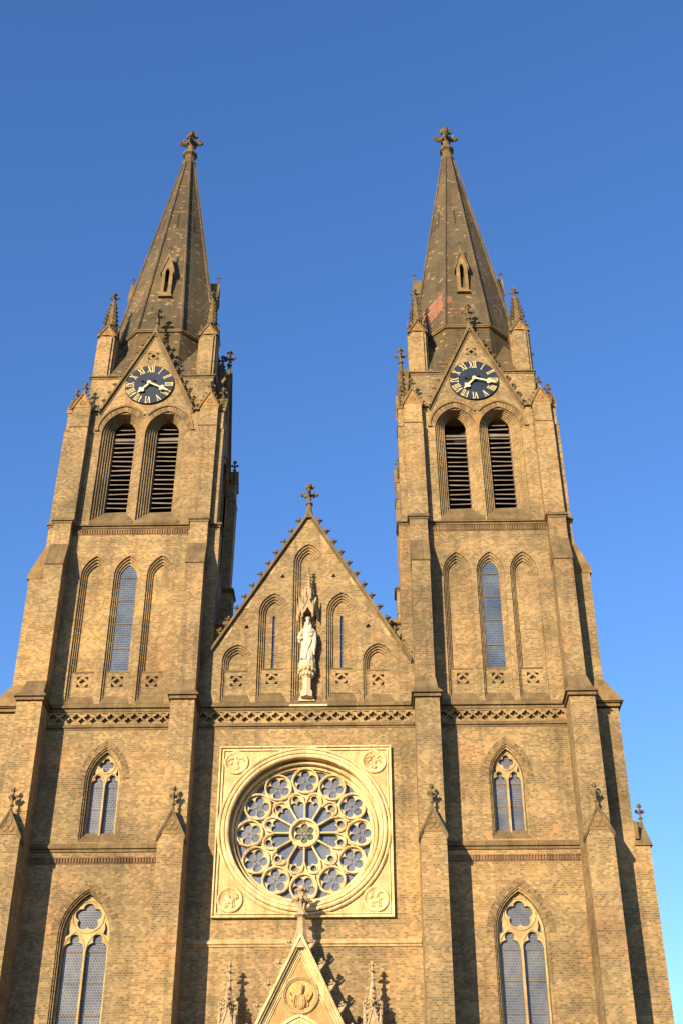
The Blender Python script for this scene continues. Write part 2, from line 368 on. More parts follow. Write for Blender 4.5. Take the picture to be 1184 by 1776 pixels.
# outlines -------------------------------------------------------------------
def arch(cx, wd, zb, zs, rise, n=9):
    Rr = (wd*wd+rise*rise)/(2*wd); pts = [(cx-wd, zb)]
    c = cx-wd+Rr; a1 = math.atan2(rise, cx-c)
    for i in range(n+1): a = PI+(a1-PI)*i/n; pts.append((c+Rr*math.cos(a), zs+Rr*math.sin(a)))
    for i in range(n-1, -1, -1): a = PI+(a1-PI)*i/n; pts.append((2*cx-(c+Rr*math.cos(a)), zs+Rr*math.sin(a)))
    pts.append((cx+wd, zb)); return pts
def circ(cx, cz, r, n=24, ph=0): return [(cx+r*math.cos(ph+2*PI*i/n), cz+r*math.sin(ph+2*PI*i/n)) for i in range(n)]
def foil(cx, cz, n, d, r, rot, k=6):
    out = []; t = d*math.cos(PI/n)+math.sqrt(max(1e-9, r*r-(d*math.sin(PI/n))**2))
    for i in range(n):
        th = rot+2*PI*i/n; ox, oz = d*math.cos(th), d*math.sin(th)
        p0 = (t*math.cos(th-PI/n)-ox, t*math.sin(th-PI/n)-oz); a0 = math.atan2(p0[1], p0[0]); h = ((th-a0+PI) % (2*PI))-PI; h = abs(h)
        for j in range(k): a = th-h+2*h*j/k; out.append((cx+ox+r*math.cos(a), cz+oz+r*math.sin(a)))
    return out
def trefoil_light(cx, wd, zb, zs, r, zc):
    # lancet light whose head is cut into a trefoil
    h = zc-r*.8-zs; L = [(-wd, zb), (-wd, zs), (-wd*.93, zs+.5*h), (-wd*.78, zs+.85*h), (-wd*.60, zs+.98*h)]
    n = 10; a0 = math.atan2(-.62, -.78); a1 = math.atan2(-.62, .78)-2*PI
    C_ = [(r*math.cos(a0+(a1+0-a0)*i/n), zc+r*math.sin(a0+(a1-a0)*i/n)) for i in range(n+1)]
    return [(cx+x, z) for x, z in L+C_]+[(cx-x, z) for x, z in L[::-1]]

def finial(m, c, H, arm, r, seed=1, top=True):
    """stem, collar, four leafy arms and a leafy top; c is the foot"""
    x, y, z = c
    m.lathe([(r*1.5, z), (r*.9, z+.18*H), (r*.9, z+.24*H), (r*1.9, z+.27*H), (r*1.9, z+.31*H), (r*.9, z+.34*H), (r*.8, z+.56*H), (r*1.3, z+.60*H), (r*.8, z+.66*H), (r*.7, z+.80*H), (r*1.2, z+.86*H), (r*.9, z+H), (r*.2, z+H*1.01)], (x, y, 0), 8)
    for k in range(4):
        a = k*PI/2; dx, dy = math.cos(a), math.sin(a)
        m.tube([(x, y, z+.56*H), (x+dx*arm*.5, y+dy*arm*.5, z+.60*H), (x+dx*arm*.9, y+dy*arm*.9, z+.60*H)], [r*.8, r*.7, r*.6], 5)
        m.blob((x+dx*arm*.85, y+dy*arm*.85, z+.62*H), (arm*.24, arm*.24, .07*H), seed+k)
        m.blob((x+dx*arm*.62, y+dy*arm*.62, z+.67*H), (arm*.2, arm*.2, .06*H), seed+k+9)
        m.blob((x+dx*arm*.55, y+dy*arm*.55, z+.54*H), (arm*.17, arm*.17, .05*H), seed+k+5)
        if top: m.blob((x+dx*arm*.36, y+dy*arm*.36, z+.88*H), (arm*.22, arm*.22, .075*H), seed+k+21)
    m.blob((x, y, z+.95*H), (r*1.3, r*1.3, .07*H), seed+40)

# ------------------------------------------------------------------ the setting
def structure(name, m, mat): o = m.build(name, mat); o['kind'] = 'structure'; return o
g = M(); g.add([(-1500, -1500, 0), (1500, -1500, 0), (1500, 1500, 0), (-1500, 1500, 0)], [(0, 1, 2, 3)]); structure('ground', g, pave)

church = empty('church', (0, 0, 0), 'twin spired yellow brick gothic church front with two clocks and a cream stone rose window', 'church')
CH = church

# cornice profiles (distance out of the wall, z); used on walls and round buttresses
def wall_corn(m, x0, x1, prof, y=0.0):
    m.xprof(x0, x1, [(y+.12, prof[0][1])]+[(y-o, z) for o, z in prof]+[(y+.12, prof[-1][1])])
C1 = [(0, 22.46), (.065, 22.465), (.075, 22.50), (.065, 22.56), (.03, 22.60), (.135, 22.61), (.14, 22.65), (0.0, 22.84)]
C1b = [(0, 21.73), (.03, 21.735), (.03, 21.79), (.015, 21.81), (.085, 21.82), (.09, 21.87), (0.0, 21.985)]
C2 = [(0, 16.98), (.05, 16.985), (.06, 17.03), (.05, 17.07), (.02, 17.09), (.105, 17.10), (.115, 17.15), (.09, 17.20), (0.0, 17.32)]
C3 = [(0, 30.88), (.035, 30.885), (.04, 30.95), (.02, 30.98), (.085, 30.99), (.09, 31.04), (0.0, 31.20)]
C4 = [(0, 13.60), (.05, 13.61), (.05, 13.66), (.11, 13.70), (.11, 13.76), (0.0, 13.88)]

# ------------------------------------------------------------------ arched window with tracery
def big_window(cx, wo, zb, zs, rise, foils, rails, cz, parts_r, deep=.34):
    o1 = arch(cx, wo, zb, zs, rise); w2 = wo-.05; o2 = arch(cx, w2, zb, zs, rise-.06)
    o3 = arch(cx, wo-.11, zb, zs, rise-.14)
    m = M(); m.orders([o1, o2, o3], [.05, .12, deep+.12])
    win = m.build('arched_window', wallB, CH)
    wi = wo-.12
    g_ = M(); g_.poly(arch(cx, wi+.02, zb, zs, rise-.12), deep+.085); g_.build('window_glass', glG, win)
    # tracery
    sp = parts_r['spring']; mw = parts_r['mull']; lw = (wi-.07-mw/2)/2; lc = [cx-mw/2-lw, cx+mw/2+lw]
    outer = arch(cx, wi, zb, zs, rise-.15)
    fr, fd, fn, rot = foils
    holes = [foil(cx, cz, fn, fd, fr, rot)]+[trefoil_light(c, lw, zb+.03, sp, parts_r['hr'], parts_r['hz']) for c in lc]
    rc = fd+fr
    for e in (-1, 1):
        px = cx+e*(wi-.10); pz = parts_r['hz']+parts_r['hr']*.6; q = wi/.83
        holes.append([(px, pz), (px-e*.02*q, pz+.30*q), (px-e*.13*q, pz+.52*q), (px-e*.10*q, pz+.28*q), (px-e*.15*q, pz+.08*q)])
    t = M(); t.plate(outer, holes, deep-.04, deep+.06)
    T = t.build('tracery', trac, win)
    r2 = M()
    r2.tube([(x, deep-.05, z) for x, z in circ(cx, cz, rc+parts_r['rg'], 28)], .026, 6, True)
    for c in lc:
        a = arch(c, lw+.02, sp-.05, sp-.02, parts_r['hz']+parts_r['hr']+.09-sp, 7); r2.tube([(x, deep-.05, z) for x, z in a], .025, 6)
    r2.tube([(x, deep-.05, z) for x, z in arch(cx, wi-.03, zb+.02, zs, rise-.19)], .03, 6)
    r2.box(cx-mw*.42, cx+mw*.42, deep-.13, deep-.03, zb, sp)
    r2.build('tracery_moulding', trac, win)
    for z in rails: s_ = M(); s_.box(cx-wi, cx+wi, deep+.055, deep+.08, z-.014, z+.014); s_.build('saddle_bar', barM, win)
    q = M(); q.xprof(cx-wo, cx+wo, [(.0, zb), (deep+.1, zb), (deep+.1, zb+.39), (deep-.06, zb+.39), (-.012, zb-.0)]); q.build('sill', brown, win)
    # fan of rubbed bricks round the arch
    v = M(); Rr = (wo*wo+rise*rise)/(2*wo); c0 = -wo+Rr; a1 = math.atan2(rise, -c0); L = Rr*(PI-a1); n = int(L/.085)
    for e in (-1, 1):
        for ring in (0, 1):
            ra, rb = Rr+.012+ring*.125, Rr+.012+ring*.125+.112
            for i in range(n+4):
                a = PI+(a1-PI)*(i+.10)/n; b = PI+(a1-PI)*(i+.90)/n
                quad = [(c0+ra*math.cos(a), ra*math.sin(a)), (c0+rb*math.cos(a), rb*math.sin(a)), (c0+rb*math.cos(b), rb*math.sin(b)), (c0+ra*math.cos(b), ra*math.sin(b))]
                if quad[1][0] > -.02: continue
                quad = [(min(x, -.006), z) for x, z in quad]
                v.plate([(cx+e*x, zs+z) for x, z in quad], [], -.006, .01)
    v.build('brick_arch', vousM, win)
    return o1

k = N('rubbed_arch_brick'); gg = k.geo()
vousM = k.done(k.mix(1.0, k.ramp(gg.outputs['Random Per Island'], [(0, (.095, .066, .036)), (.4, (.145, .10, .053)), (.75, (.20, .136, .07)), (1, (.26, .172, .09))]), k.ramp(k.noise(3, 4, gg.outputs['Position']), [(.3, (.8, .8, .8)), (.7, (1.15, 1.15, 1.15))]), 'MULTIPLY'), .9)

# ------------------------------------------------------------------ blind niche
def niche(cx, zb, zs, o, i, zpan, wd=None, T=None, parent=None, kind='blind', glass_m=None, deep=.30, slit=None):
    """o, i = (half width, rise) of the outermost and innermost order"""
    nO = 4; outs = []; deps = []
    for k_ in range(nO):
        t = k_/(nO-1); outs.append(arch(cx, o[0]+(i[0]-o[0])*t, zb, zs, o[1]+(i[1]-o[1])*t)); deps.append(deep*(k_+1)/nO)
    m = M(T); m.orders(outs, deps)
    inner = outs[-1]
    back = [(x, z) for x, z in inner]
    if kind == 'blind':
        if slit:
            m.plate(back, [arch(cx, slit[0], slit[1], slit[2], .1, 4)], deep-.001, deep+.12)
        else: m.poly(back, deep-.001)
    nn = m.build('niche', wallB, parent or CH)
    if slit:
        gl = M(T); gl.poly([(cx-slit[0]-.02, slit[1]-.02), (cx-slit[0]-.02, slit[2]+.12), (cx+slit[0]+.02, slit[2]+.12), (cx+slit[0]+.02, slit[1]-.02)], deep+.10); gl.build('window_glass', glB, nn)
        for t in (.33, .66): b_ = M(T); z = slit[1]+(slit[2]-slit[1])*t; b_.box(cx-slit[0], cx+slit[0], deep+.05, deep+.08, z-.015, z+.015); b_.build('saddle_bar', barM, nn)
    if glass_m:
        gl = M(T); gl.poly(arch(cx, i[0], zpan+.08, zs, i[1]), deep-.02); gl.build('window_glass', glass_m, nn)
        for t in (.19, .42, .65, .87): b_ = M(T); z = zpan+.2+(zs+i[1]-zpan-.2)*t; b_.box(cx-i[0]+.03, cx+i[0]-.03, deep-.06, deep-.03, z-.011, z+.011); b_.build('saddle_bar', barM, nn)
    if zpan:
        s_ = M(T); iw = i[0]+(o[0]-i[0])/3-.002; s_.xprof(cx-iw, cx+iw, [(deep, zpan-.02), (deep-.10, zpan-.02), (deep-.13, zpan+.03), (deep-.11, zpan+.07), (deep, zpan+.13)]); s_.build('ledge', brown, nn)
        # quatrefoil panel
        iw = i[0]+(o[0]-i[0])/3-.002
        h = .225; cz = zpan-.39; p = M(T)
        zb2 = zpan-.72
        corner = []
        for sx in (-1, 1):
            for sz in (-1, 1):
                c_ = (cx+sx*h, cz+sz*h)
                tri = [(c_[0], c_[1]), (c_[0]-sx*.15, c_[1])]+[(cx+sx*(.205*math.cos(a)), cz+sz*(.205*math.sin(a))) for a in (R(62), R(45), R(28))]+[(c_[0], c_[1]-sz*.15)]
                corner.append(tri)
        p.plate([(cx-iw, zb2-.3), (cx-iw, zpan-.02), (cx+iw, zpan-.02), (cx+iw, zb2-.3)], corner+[foil(cx, cz, 4, .072, .060, 0, 5)], deep-.13, deep-.002)
        p.build('quatrefoil_panel', wallB, nn)
    # sloping foot, cut back into the reveals
    f = M(T); f.xprof(cx-o[0], cx+o[0], [(0.0, zb-.02), (deep, zb-.02), (deep, zb+.42), (deep-.10, zb+.42), (-.012, zb-.01)]); f.build('sill', brown, nn)
    return outs[0]

# ------------------------------------------------------------------ lower facade walls
def rect(x0, x1, z0, z1): return [(x0, z0), (x1, z0), (x1, z1), (x0, z1)]
W3 = dict(wo=.70, zb=17.39, zs=19.75, rise=1.29); W4 = dict(wo=.95, zb=8.2, zs=14.05, rise=1.62)
for s in (-1, 1):
    cx3, cx4 = s*7.49, s*7.56
    h3 = arch(cx3, W3['wo'], W3['zb'], W3['zs'], W3['rise']); h4 = arch(cx4, W4['wo'], W4['zb'], W4['zs'], W4['rise'])
    nic = [(s*c, 22.86, 28.6, (.56, .93), (.365, .62)) for c in (6.05, 7.41, 8.77)]
    m = M(); a, b = sorted((s*4.5, s*10.6))
    m.plate(rect(a, b, 0, 21.95), [h3, h4], 0, .55)
    nh = [arch(c, o[0], zb, zs, o[1]) for c, zb, zs, o, i in nic]
    m.plate(rect(a, b, 22.46, 31.0), nh, 0, .55)
    m.box(a, b, .12, .55, 21.951, 22.459)
    a2, b2 = sorted((s*4.2, s*10.58)); m.box(a2, b2, .56, 6.25, 0, 31.0)
    tw = m.build('tower_wall', wallB, CH)
    big_window(cx3, **W3, foils=(.128, .150, 4, PI/2), rails=(19.60, 18.74), cz=20.43, parts_r=dict(spring=19.66, mull=.075, hr=.115, hz=19.93, rg=.055))
    big_window(cx4, **W4, foils=(.205, .275, 5, PI/2), rails=(13.58, 12.54, 11.46, 10.4), cz=14.76, parts_r=dict(spring=13.62, mull=.085, hr=.17, hz=13.99, rg=.075))
    for j, (c, zb, zs, o, i) in enumerate(nic):
        niche(c, zb, zs, o, i, 24.24, glass_m=glB if j == 1 else None)
    # cornices, frieze, dentils between the buttresses
    x0, x1 = sorted((s*5.0, s*9.9))
    m = M(); wall_corn(m, x0, x1, C1); m.build('cornice', brown, CH)
    m = M(); wall_corn(m, x0, x1, C1b); m.build('cornice', brown, CH)
    m = M(); wall_corn(m, x0, x1, C2); m.build('cornice', brown, CH)
    m = M(); m.xprof(x0-.03, x1-.0, [(.1, 30.86), (-.04, 30.865), (-.05, 30.90), (-.04, 30.94), (-.01, 30.96), (-.11, 30.97), (-.115, 31.02), (.1, 31.16)]); m.build('cornice', brown, CH)
    for z0, z1 in ((16.56, 16.78), (30.56, 30.80)):
        m = M(); n = int((x1-x0)/.105)
        for q in range(n): m.box(x0+(q+.2)*.105, x0+(q+.8)*.105, -.05, .02, z0+.03, z1-.02)
        m.box(x0, x1, -.055, .02, z1-.02, z1+.015); m.box(x0, x1, -.02, .02, z0-.005, z0+.03)
        m.build('dentil_band', redB, CH)
def frieze(x0, x1):
    m = M(); per = .452; n = int(round((x1-x0)/per)); per = (x1-x0)/n; holes = []
    for q in range(n):
        c = x0+(q+.5)*per
        holes.append(foil(c, 22.24, 4, .082, .066, 0, 4))
        holes.append([(c-per*.5-.11, 22.415), (c-per*.5+.11, 22.415), (c-per*.5+.07, 22.375), (c-per*.5-.07, 22.375)] if q else [(x0+.01, 22.415), (x0+.1, 22.415), (x0+.07, 22.375), (x0+.01, 22.375)])
        if q: holes.append(foil(c-per/2, 22.095, 4, .072, .060, 0, 4))
    m.plate(rect(x0, x1, 21.955, 22.455), holes, -.035, .10); m.build('quatrefoil_frieze', wallB, CH)
for a_, b_ in ((-9.9, -5.0), (-4.15, 4.15), (5.0, 9.9)): frieze(a_, b_)

# ------------------------------------------------------------------ nave bay
m = M(); RC = (0.0, 17.77)
m.plate(rect(-4.499, 4.499, 0, 21.95), [circ(RC[0], RC[1], 3.0, 64)], 0, .55)
m.box(-4.499, 4.499, .12, .55, 21.951, 22.459)
GA = 31.34; GS = 1.706     # gable apex and slope
niG = [(-2.75, 22.86, 24.62, (.58, .72), (.37, .48), 24.22, None), (-1.36, 22.86, 26.82, (.59, .84), (.36, .58), 24.30, (.058, 24.42, 26.68)), (0.0, 22.86, 29.12, (.60, .88), (.35, .60), 0, None),
       (1.35, 22.86, 26.82, (.59, .84), (.36, .58), 24.30, (.058, 24.42, 26.68)), (2.77, 22.86, 24.62, (.58, .72), (.37, .48), 24.22, None)]
nh = [arch(c, o[0], zb, zs, o[1]) for c, zb, zs, o, i, zp, sl in niG]
holes = [foil(x, z, 3, .05, .05, PI/2, 4) for x, z in ((-2.41, 26.12), (-1.04, 28.45), (1.04, 28.45), (2.41, 26.12))]
m.plate([(-4.195, 22.46), (4.195, 22.46), (4.195, GA-GS*4.195), (0, GA), (-4.195, GA-GS*4.195)], nh+holes, 0, .55)
m.build('nave_wall', wallB, CH)
for c, zb, zs, o, i, zp, sl in niG: niche(c, zb, zs, o, i, zp, slit=sl)
for prof in (C1, C1b):
    m = M(); wall_corn(m, -4.1, 4.1, prof); m.build('cornice', brown, CH)
m = M(); wall_corn(m, -4.1, 4.1, C4); m.build('string_course', trac, CH)
m = M()
m.chevron(0, GA, GS, 4.06, .0, .05, -.05, .6); m.chevron(0, GA, GS, 4.08, .05, .13, -.14, .62); m.chevron(0, GA, GS, 4.08, .13, .165, -.09, .55)
cop = m.build('gable_coping', brown, CH)
for e, t0, t1, d in ((-1, 2.25, 2.55, .30), (-1, 3.0, 3.32, .26), (1, .50, .86, .34), (1, 2.9, 3.3, .28), (-1, 1.35, 1.6, .22), (1, 1.7, 1.95, .2)):
    m = M(); m.plate([(e*t0, GA-GS*t0), (e*t1, GA-GS*t1), (e*t1-e*.0, GA-GS*t1-.02), (e*(t1-d*.6), GA-GS*t1-.02), (e*t0, GA-GS*t0-.22)], [], -.005, .01); m.build('coping_stone', trac, cop)
cm = M(); cm.crocket((0, 0, 0), 1, 0, .32, 3)
cmesh = cm.build('crocket', brownF, cop)
def put_crockets(mesh_obj, parent, apex, slope_, ts, off, y=0.2, first=[None]):
    for e in (-1, 1):
        for t in ts:
            if not first[0:1] or first[0] is None: o = mesh_obj; first[0] = 1
            else: o = mesh_obj.copy(); COL.objects.link(o)
            o.parent = parent; o.location = (apex[0]+e*(t+off*.86), y, apex[1]-slope_*t+off*.5); o.rotation_euler = (0, 0, 0 if e > 0 else PI)
put_crockets(cmesh, cop, (0, GA), GS, [.20+.305*i for i in range(13)], .14, y=.10)
m = M(); m.lathe([(.24, 31.25), (.14, 31.66), (.10, 32.0)], (0, .08, 0), 8); finial(m, (0, .08, 31.62), 1.46, .36, .085, 5); m.build('finial', brownF, cop)
# parapets beside the gable, nave roof behind it
for e in (-1, 1):
    m = M(); a, b = sorted((e*3.2, e*4.2)); m.box(a, b, .56, .9, 22.5, 26.45); m.build('parapet', wallB, CH)
    m = M(); m.xprof(a, b, [(.50, 26.45), (.42, 26.5), (.42, 26.58), (.5, 26.68), (1.0, 26.68), (1.0, 26.45)]); m.build('parapet_coping', brown, CH)
m = M(); m.add([(-4.3, .9, 24.0), (4.3, .9, 24.0), (0, .9, 30.6), (-4.3, 34, 24.0), (4.3, 34, 24.0), (0, 34, 30.6)], [(0, 1, 2), (3, 5, 4), (0, 2, 5, 3), (1, 4, 5, 2), (0, 3, 4, 1)]); m.build('nave_roof', slate, CH)
m = M(); m.box(-4.19, 4.19, .56, 34, 0, 24.0); m.box(-9.5, 9.5, 6.3, 33, 0, 14); m.build('nave_body', wallB, CH)
m = M(); m.add([(-9.7, 6.3, 14.01), (9.7, 6.3, 14.01), (9.7, 33, 14.01), (-9.7, 33, 14.01), (-4.2, 6.3, 18), (4.2, 6.3, 18), (4.2, 33, 18), (-4.2, 33, 18)], [(0, 1, 5, 4), (1, 2, 6, 5), (2, 3, 7, 6), (3, 0, 4, 7), (4, 5, 6, 7)]); m.build('aisle_roof', slate, CH)

# ------------------------------------------------------------------ rose window
cx, cz = RC
m = M(); S = 3.19
fr = [(-S, cz-S), (S, cz-S), (S, cz+S), (-S, cz+S)]
m.plate(fr, [circ(cx, cz, 3.02, 72)], -.075, .002)
rose = m.build('rose_window', creamD, CH)
m = M()
for (d0, d1, y) in ((0, .05, -.17), (.05, .12, -.085), (.12, .165, -.14)):
    a = S-d0; b = S-d1
    m.plate([(-a, cz-a), (a, cz-a), (a, cz+a), (-a, cz+a)], [[(-b, cz-b), (b, cz-b), (b, cz+b), (-b, cz+b)]], y, -.06)
m.build('square_frame', cream, rose)
m = M(); m.lathe([(3.15, -.06), (3.145, -.15), (3.10, -.19), (3.05, -.17), (3.04, -.10), (3.01, -.10), (3.0, -.20), (2.95, -.235), (2.885, -.22), (2.87, -.17), (2.855, -.17), (2.845, -.215), (2.77, -.225), (2.725, -.19), (2.715, -.06),
                    (2.745, .06), (2.735, .17), (2.69, .22), (2.655, .19), (2.65, .10), (2.60, .07), (2.57, .10), (2.565, .22), (2.585, .30), (2.55, .34), (2.53, .31), (2.525, .27), (2.495, .27), (2.485, .33), (2.475, .45), (2.47, .54)], (cx, 0, cz), 96, axis='y')
m.build('ring_moulding', cream, rose, smooth=False)
# stone pattern
RO = 2.475; holes = []; rc = 2.0; rr = .478
g1 = M(); g1.poly(circ(cx, cz, 2.48, 64), .51); g1.build('window_glass', glR, rose)
g2 = M(); g2.poly(circ(cx, cz, .46, 24), .50); g2.build('window_glass', glO, rose, label='olive green glass in the hub of the rose')
for k_ in range(12):
    th = PI/2+k_*PI/6; c_ = (cx+rc*math.cos(th), cz+rc*math.sin(th))
    holes.append(foil(c_[0], c_[1], 5, .272, .163, th, 6))
    a = th+PI/12
    holes.append(circ(cx+1.355*math.cos(a), cz+1.355*math.sin(a), .118, 12))
    # long light between two spokes
    def pt(r, off): return (cx+r*math.cos(a)-off*math.sin(a), cz+r*math.sin(a)+off*math.cos(a))
    tn = math.tan(PI/12)
    q = [pt(.565, .565*tn-.026), pt(1.02, 1.02*tn-.034)]
    for i in range(7): b = R(8+i*24); q.append(pt(1.10+.125*math.sin(b), .122+.118*math.cos(b)))
    q.append(pt(1.14, 0))
    for i in range(6, -1, -1): b = R(8+i*24); q.append(pt(1.10+.125*math.sin(b), -.122-.118*math.cos(b)))
    q += [pt(1.02, -1.02*tn+.034), pt(.565, -.565*tn+.026)]
    holes.append(q)
    # spandrel at the rim
    a2 = a; holes.append([pt(2.10, 0), pt(2.40, .26), pt(2.44, 0), pt(2.40, -.26)])
    holes.append([pt(1.56, 0), pt(1.66, .035), pt(1.82, 0), pt(1.66, -.035)])
holes.append(foil(cx, cz, 6, .245, .138, PI/2, 6))
m = M(); m.plate(circ(cx, cz, RO, 96), holes, .41, .48); m.build('tracery', cream, rose)
m = M()
def roll(pts, r, y, closed=True): m.tube([(x, y, z) for x, z in pts], r, 6, closed)
for k_ in range(12):
    th = PI/2+k_*PI/6; c_ = (cx+rc*math.cos(th), cz+rc*math.sin(th)); roll(circ(*c_, rr, 30), .034, .31)
    roll([(x, z) for x, z in foil(c_[0], c_[1], 5, .272, .176, th, 5)], .009, .40)
    a = th+PI/12
    def pt(r, off): return (cx+r*math.cos(a)-off*math.sin(a), cz+r*math.sin(a)+off*math.cos(a))
    hs = [pt(.60, .60*math.tan(PI/12)-.012), pt(1.22, 1.22*math.tan(PI/12)-.05)]
    hs = [pt(.56, .56*math.tan(PI/12)), pt(1.05, 1.05*math.tan(PI/12)-.005)]
    for i in range(9): b = R(10+i*20); hs.append(pt(1.27+.27*math.sin(b), .275*math.cos(b)))
    hs += [pt(1.05, -1.05*math.tan(PI/12)+.005), pt(.56, -.56*math.tan(PI/12))]
    roll(hs, .027, .32, False); roll(circ(cx+1.345*math.cos(a), cz+1.345*math.sin(a), .132, 14), .016, .385)
    b = th; m.tube([(cx+.50*math.cos(b), .33, cz+.50*math.sin(b)), (cx+1.12*math.cos(b), .33, cz+1.12*math.sin(b))], .036, 6)
roll(circ(cx, cz, .505, 36), .048, .29); roll(circ(cx, cz, .425, 30), .018, .37); roll(circ(cx, cz, 2.49, 96), .035, .31)
m.build('tracery_moulding', cream, rose, smooth=False)
for k_ in range(12):
    th = PI/2+k_*PI/6; c_ = (cx+rc*math.cos(th), cz+rc*math.sin(th)); m = M()
    for i in range(5):
        a = th+2*PI*i/5; p = (c_[0]+.272*math.cos(a), c_[1]+.272*math.sin(a)); roll(circ(*p, .148, 16), .006, .445)
        a2 = a+PI/5; m.tube([(c_[0]+.075*math.cos(a2), .40, c_[1]+.075*math.sin(a2)), (c_[0]+.19*math.cos(a2), .40, c_[1]+.19*math.sin(a2))], .008, 4)
    roll(circ(*c_, .075, 10), .008, .445); m.build('lead_lines', leadM, rose)
m = M()
for i in range(6):
    a = PI/2+i*PI/3; roll(circ(cx+.25*math.cos(a), cz+.25*math.sin(a), .125, 14), .009, .445)
    m.tube([(cx, .40, cz), (cx+.2*math.cos(a+PI/6), .40, cz+.2*math.sin(a+PI/6))], .008, 4)
m.build('lead_lines', leadM, rose)
# corner medallions with winged beasts in low relief
def medallion(c, kind, parent, sd, flip=1):
    m = M(); x0, z0 = c; y = -.075
    m.lathe([(.46, y), (.46, y-.05), (.43, y-.08), (.395, y-.075), (.38, y-.03), (.0, y-.02)], (x0, 0, z0), 32, axis='y')
    def E(px, pz, rx, rz, ry=.045, rot=0): m.ell((x0+flip*px, y-.03, z0+pz), (rx, ry, rz), 10)
    def L(pts, r): m.tube([(x0+flip*a, y-.035, z0+b) for a, b in pts], r, 5)
    if kind == 'man':
        E(-.02, .20, .07, .085, .06); E(-.02, .0, .12, .15); E(-.02, -.18, .16, .13)
        L([(-.30, .05), (-.22, .2), (-.1, .12)], [.03, .05, .03]); L([(.30, .05), (.22, .2), (.08, .12)], [.03, .05, .03]); L([(-.1, .05), (-.2, -.06), (-.28, -.02)], [.04, .035, .03])
    elif kind == 'bird':
        E(0, .02, .10, .16, .06); E(-.05, .22, .06, .06, .06); L([(-.1, .22), (-.16, .19)], [.03, .008])
        for e in (-1, 1): L([(e*.06, .12), (e*.2, .24), (e*.3, .12)], [.05, .05, .02]); L([(e*.06, .05), (e*.2, .08), (e*.26, -.08)], [.05, .04, .015]); L([(e*.05, -.1), (e*.09, -.24)], .02)
        L([(0, -.1), (.02, -.27)], [.05, .07])
    else:
        E(.0, -.04, .19, .10, .07); E(-.2, .10, .085, .09, .07); L([(-.2, .1), (-.29, .06)], [.05, .035])
        for q in (-.15, -.07, .1, .17): L([(q, -.08), (q-.03, -.19), (q, -.27)], [.035, .028, .03])
        L([(-.02, .04), (.08, .24), (.24, .22)], [.05, .055, .02]); L([(.18, -.02), (.29, .06), (.27, .17)], .016)
        if kind == 'horned': L([(-.22, .17), (-.28, .24)], [.02, .006]); L([(-.16, .17), (-.12, .25)], [.02, .006])
        else:
            for q in range(5): E(-.20+.08*math.cos(q*1.1), .11+.08*math.sin(q*1.1), .04, .04, .06)
    m.build('medallion', cream, parent, smooth=True)
medallion((-2.56, cz+2.56), 'man', rose, 1); medallion((2.56, cz+2.56), 'bird', rose, 2); medallion((-2.56, cz-2.56), 'maned', rose, 3, -1); medallion((2.56, cz-2.56), 'horned', rose, 4)

# ------------------------------------------------------------------ buttresses of the lower stages
def gable_cap(x0, x1, y0, y1, z0, z1, ov, mat_face, finH, parent, arm=.18, fr=.045, finmat=None, orn=True, lab=None):
    """small gable facing the front with raking copings; roof runs back"""
    cx_ = (x0+x1)/2; hw = (x1-x0)/2
    m = M(); m.plate([(x0, z0-.002), (x1, z0-.002), (cx_, z1-.06)], [], y0, y1)
    gf = m.build('gablet', mat_face, parent)
    m = M(); sl = (z1-z0)/hw
    m.chevron(cx_, z1-.03, sl, hw+ov, -.045, .015, y0-ov, y1); m.chevron(cx_, z1-.03, sl, hw+ov*.6, -.085, -.045, y0-ov*.5, y1)
    m.build('gablet_coping', brown, gf)
    if orn:
        m = M(); zc = z0+(z1-z0)*.30
        for a in (PI/2, PI/2+2*PI/3, PI/2+4*PI/3):
            q = hw*.26; m.tube([(x, y0-.012, z) for x, z in circ(cx_+q*1.05*math.cos(a), zc+q*1.05*math.sin(a), q*.85, 12)], .02, 5, True)
        m.blob((cx_, y0-.01, zc), .035, 3); m.build('trefoil_ornament', mat_face, gf)
    if finH:
        m = M(); finial(m, (cx_, y0+.12, z1-.12), finH, arm, fr, int(abs(x0*10))); m.build('finial', finmat or brownF, gf)
    return gf

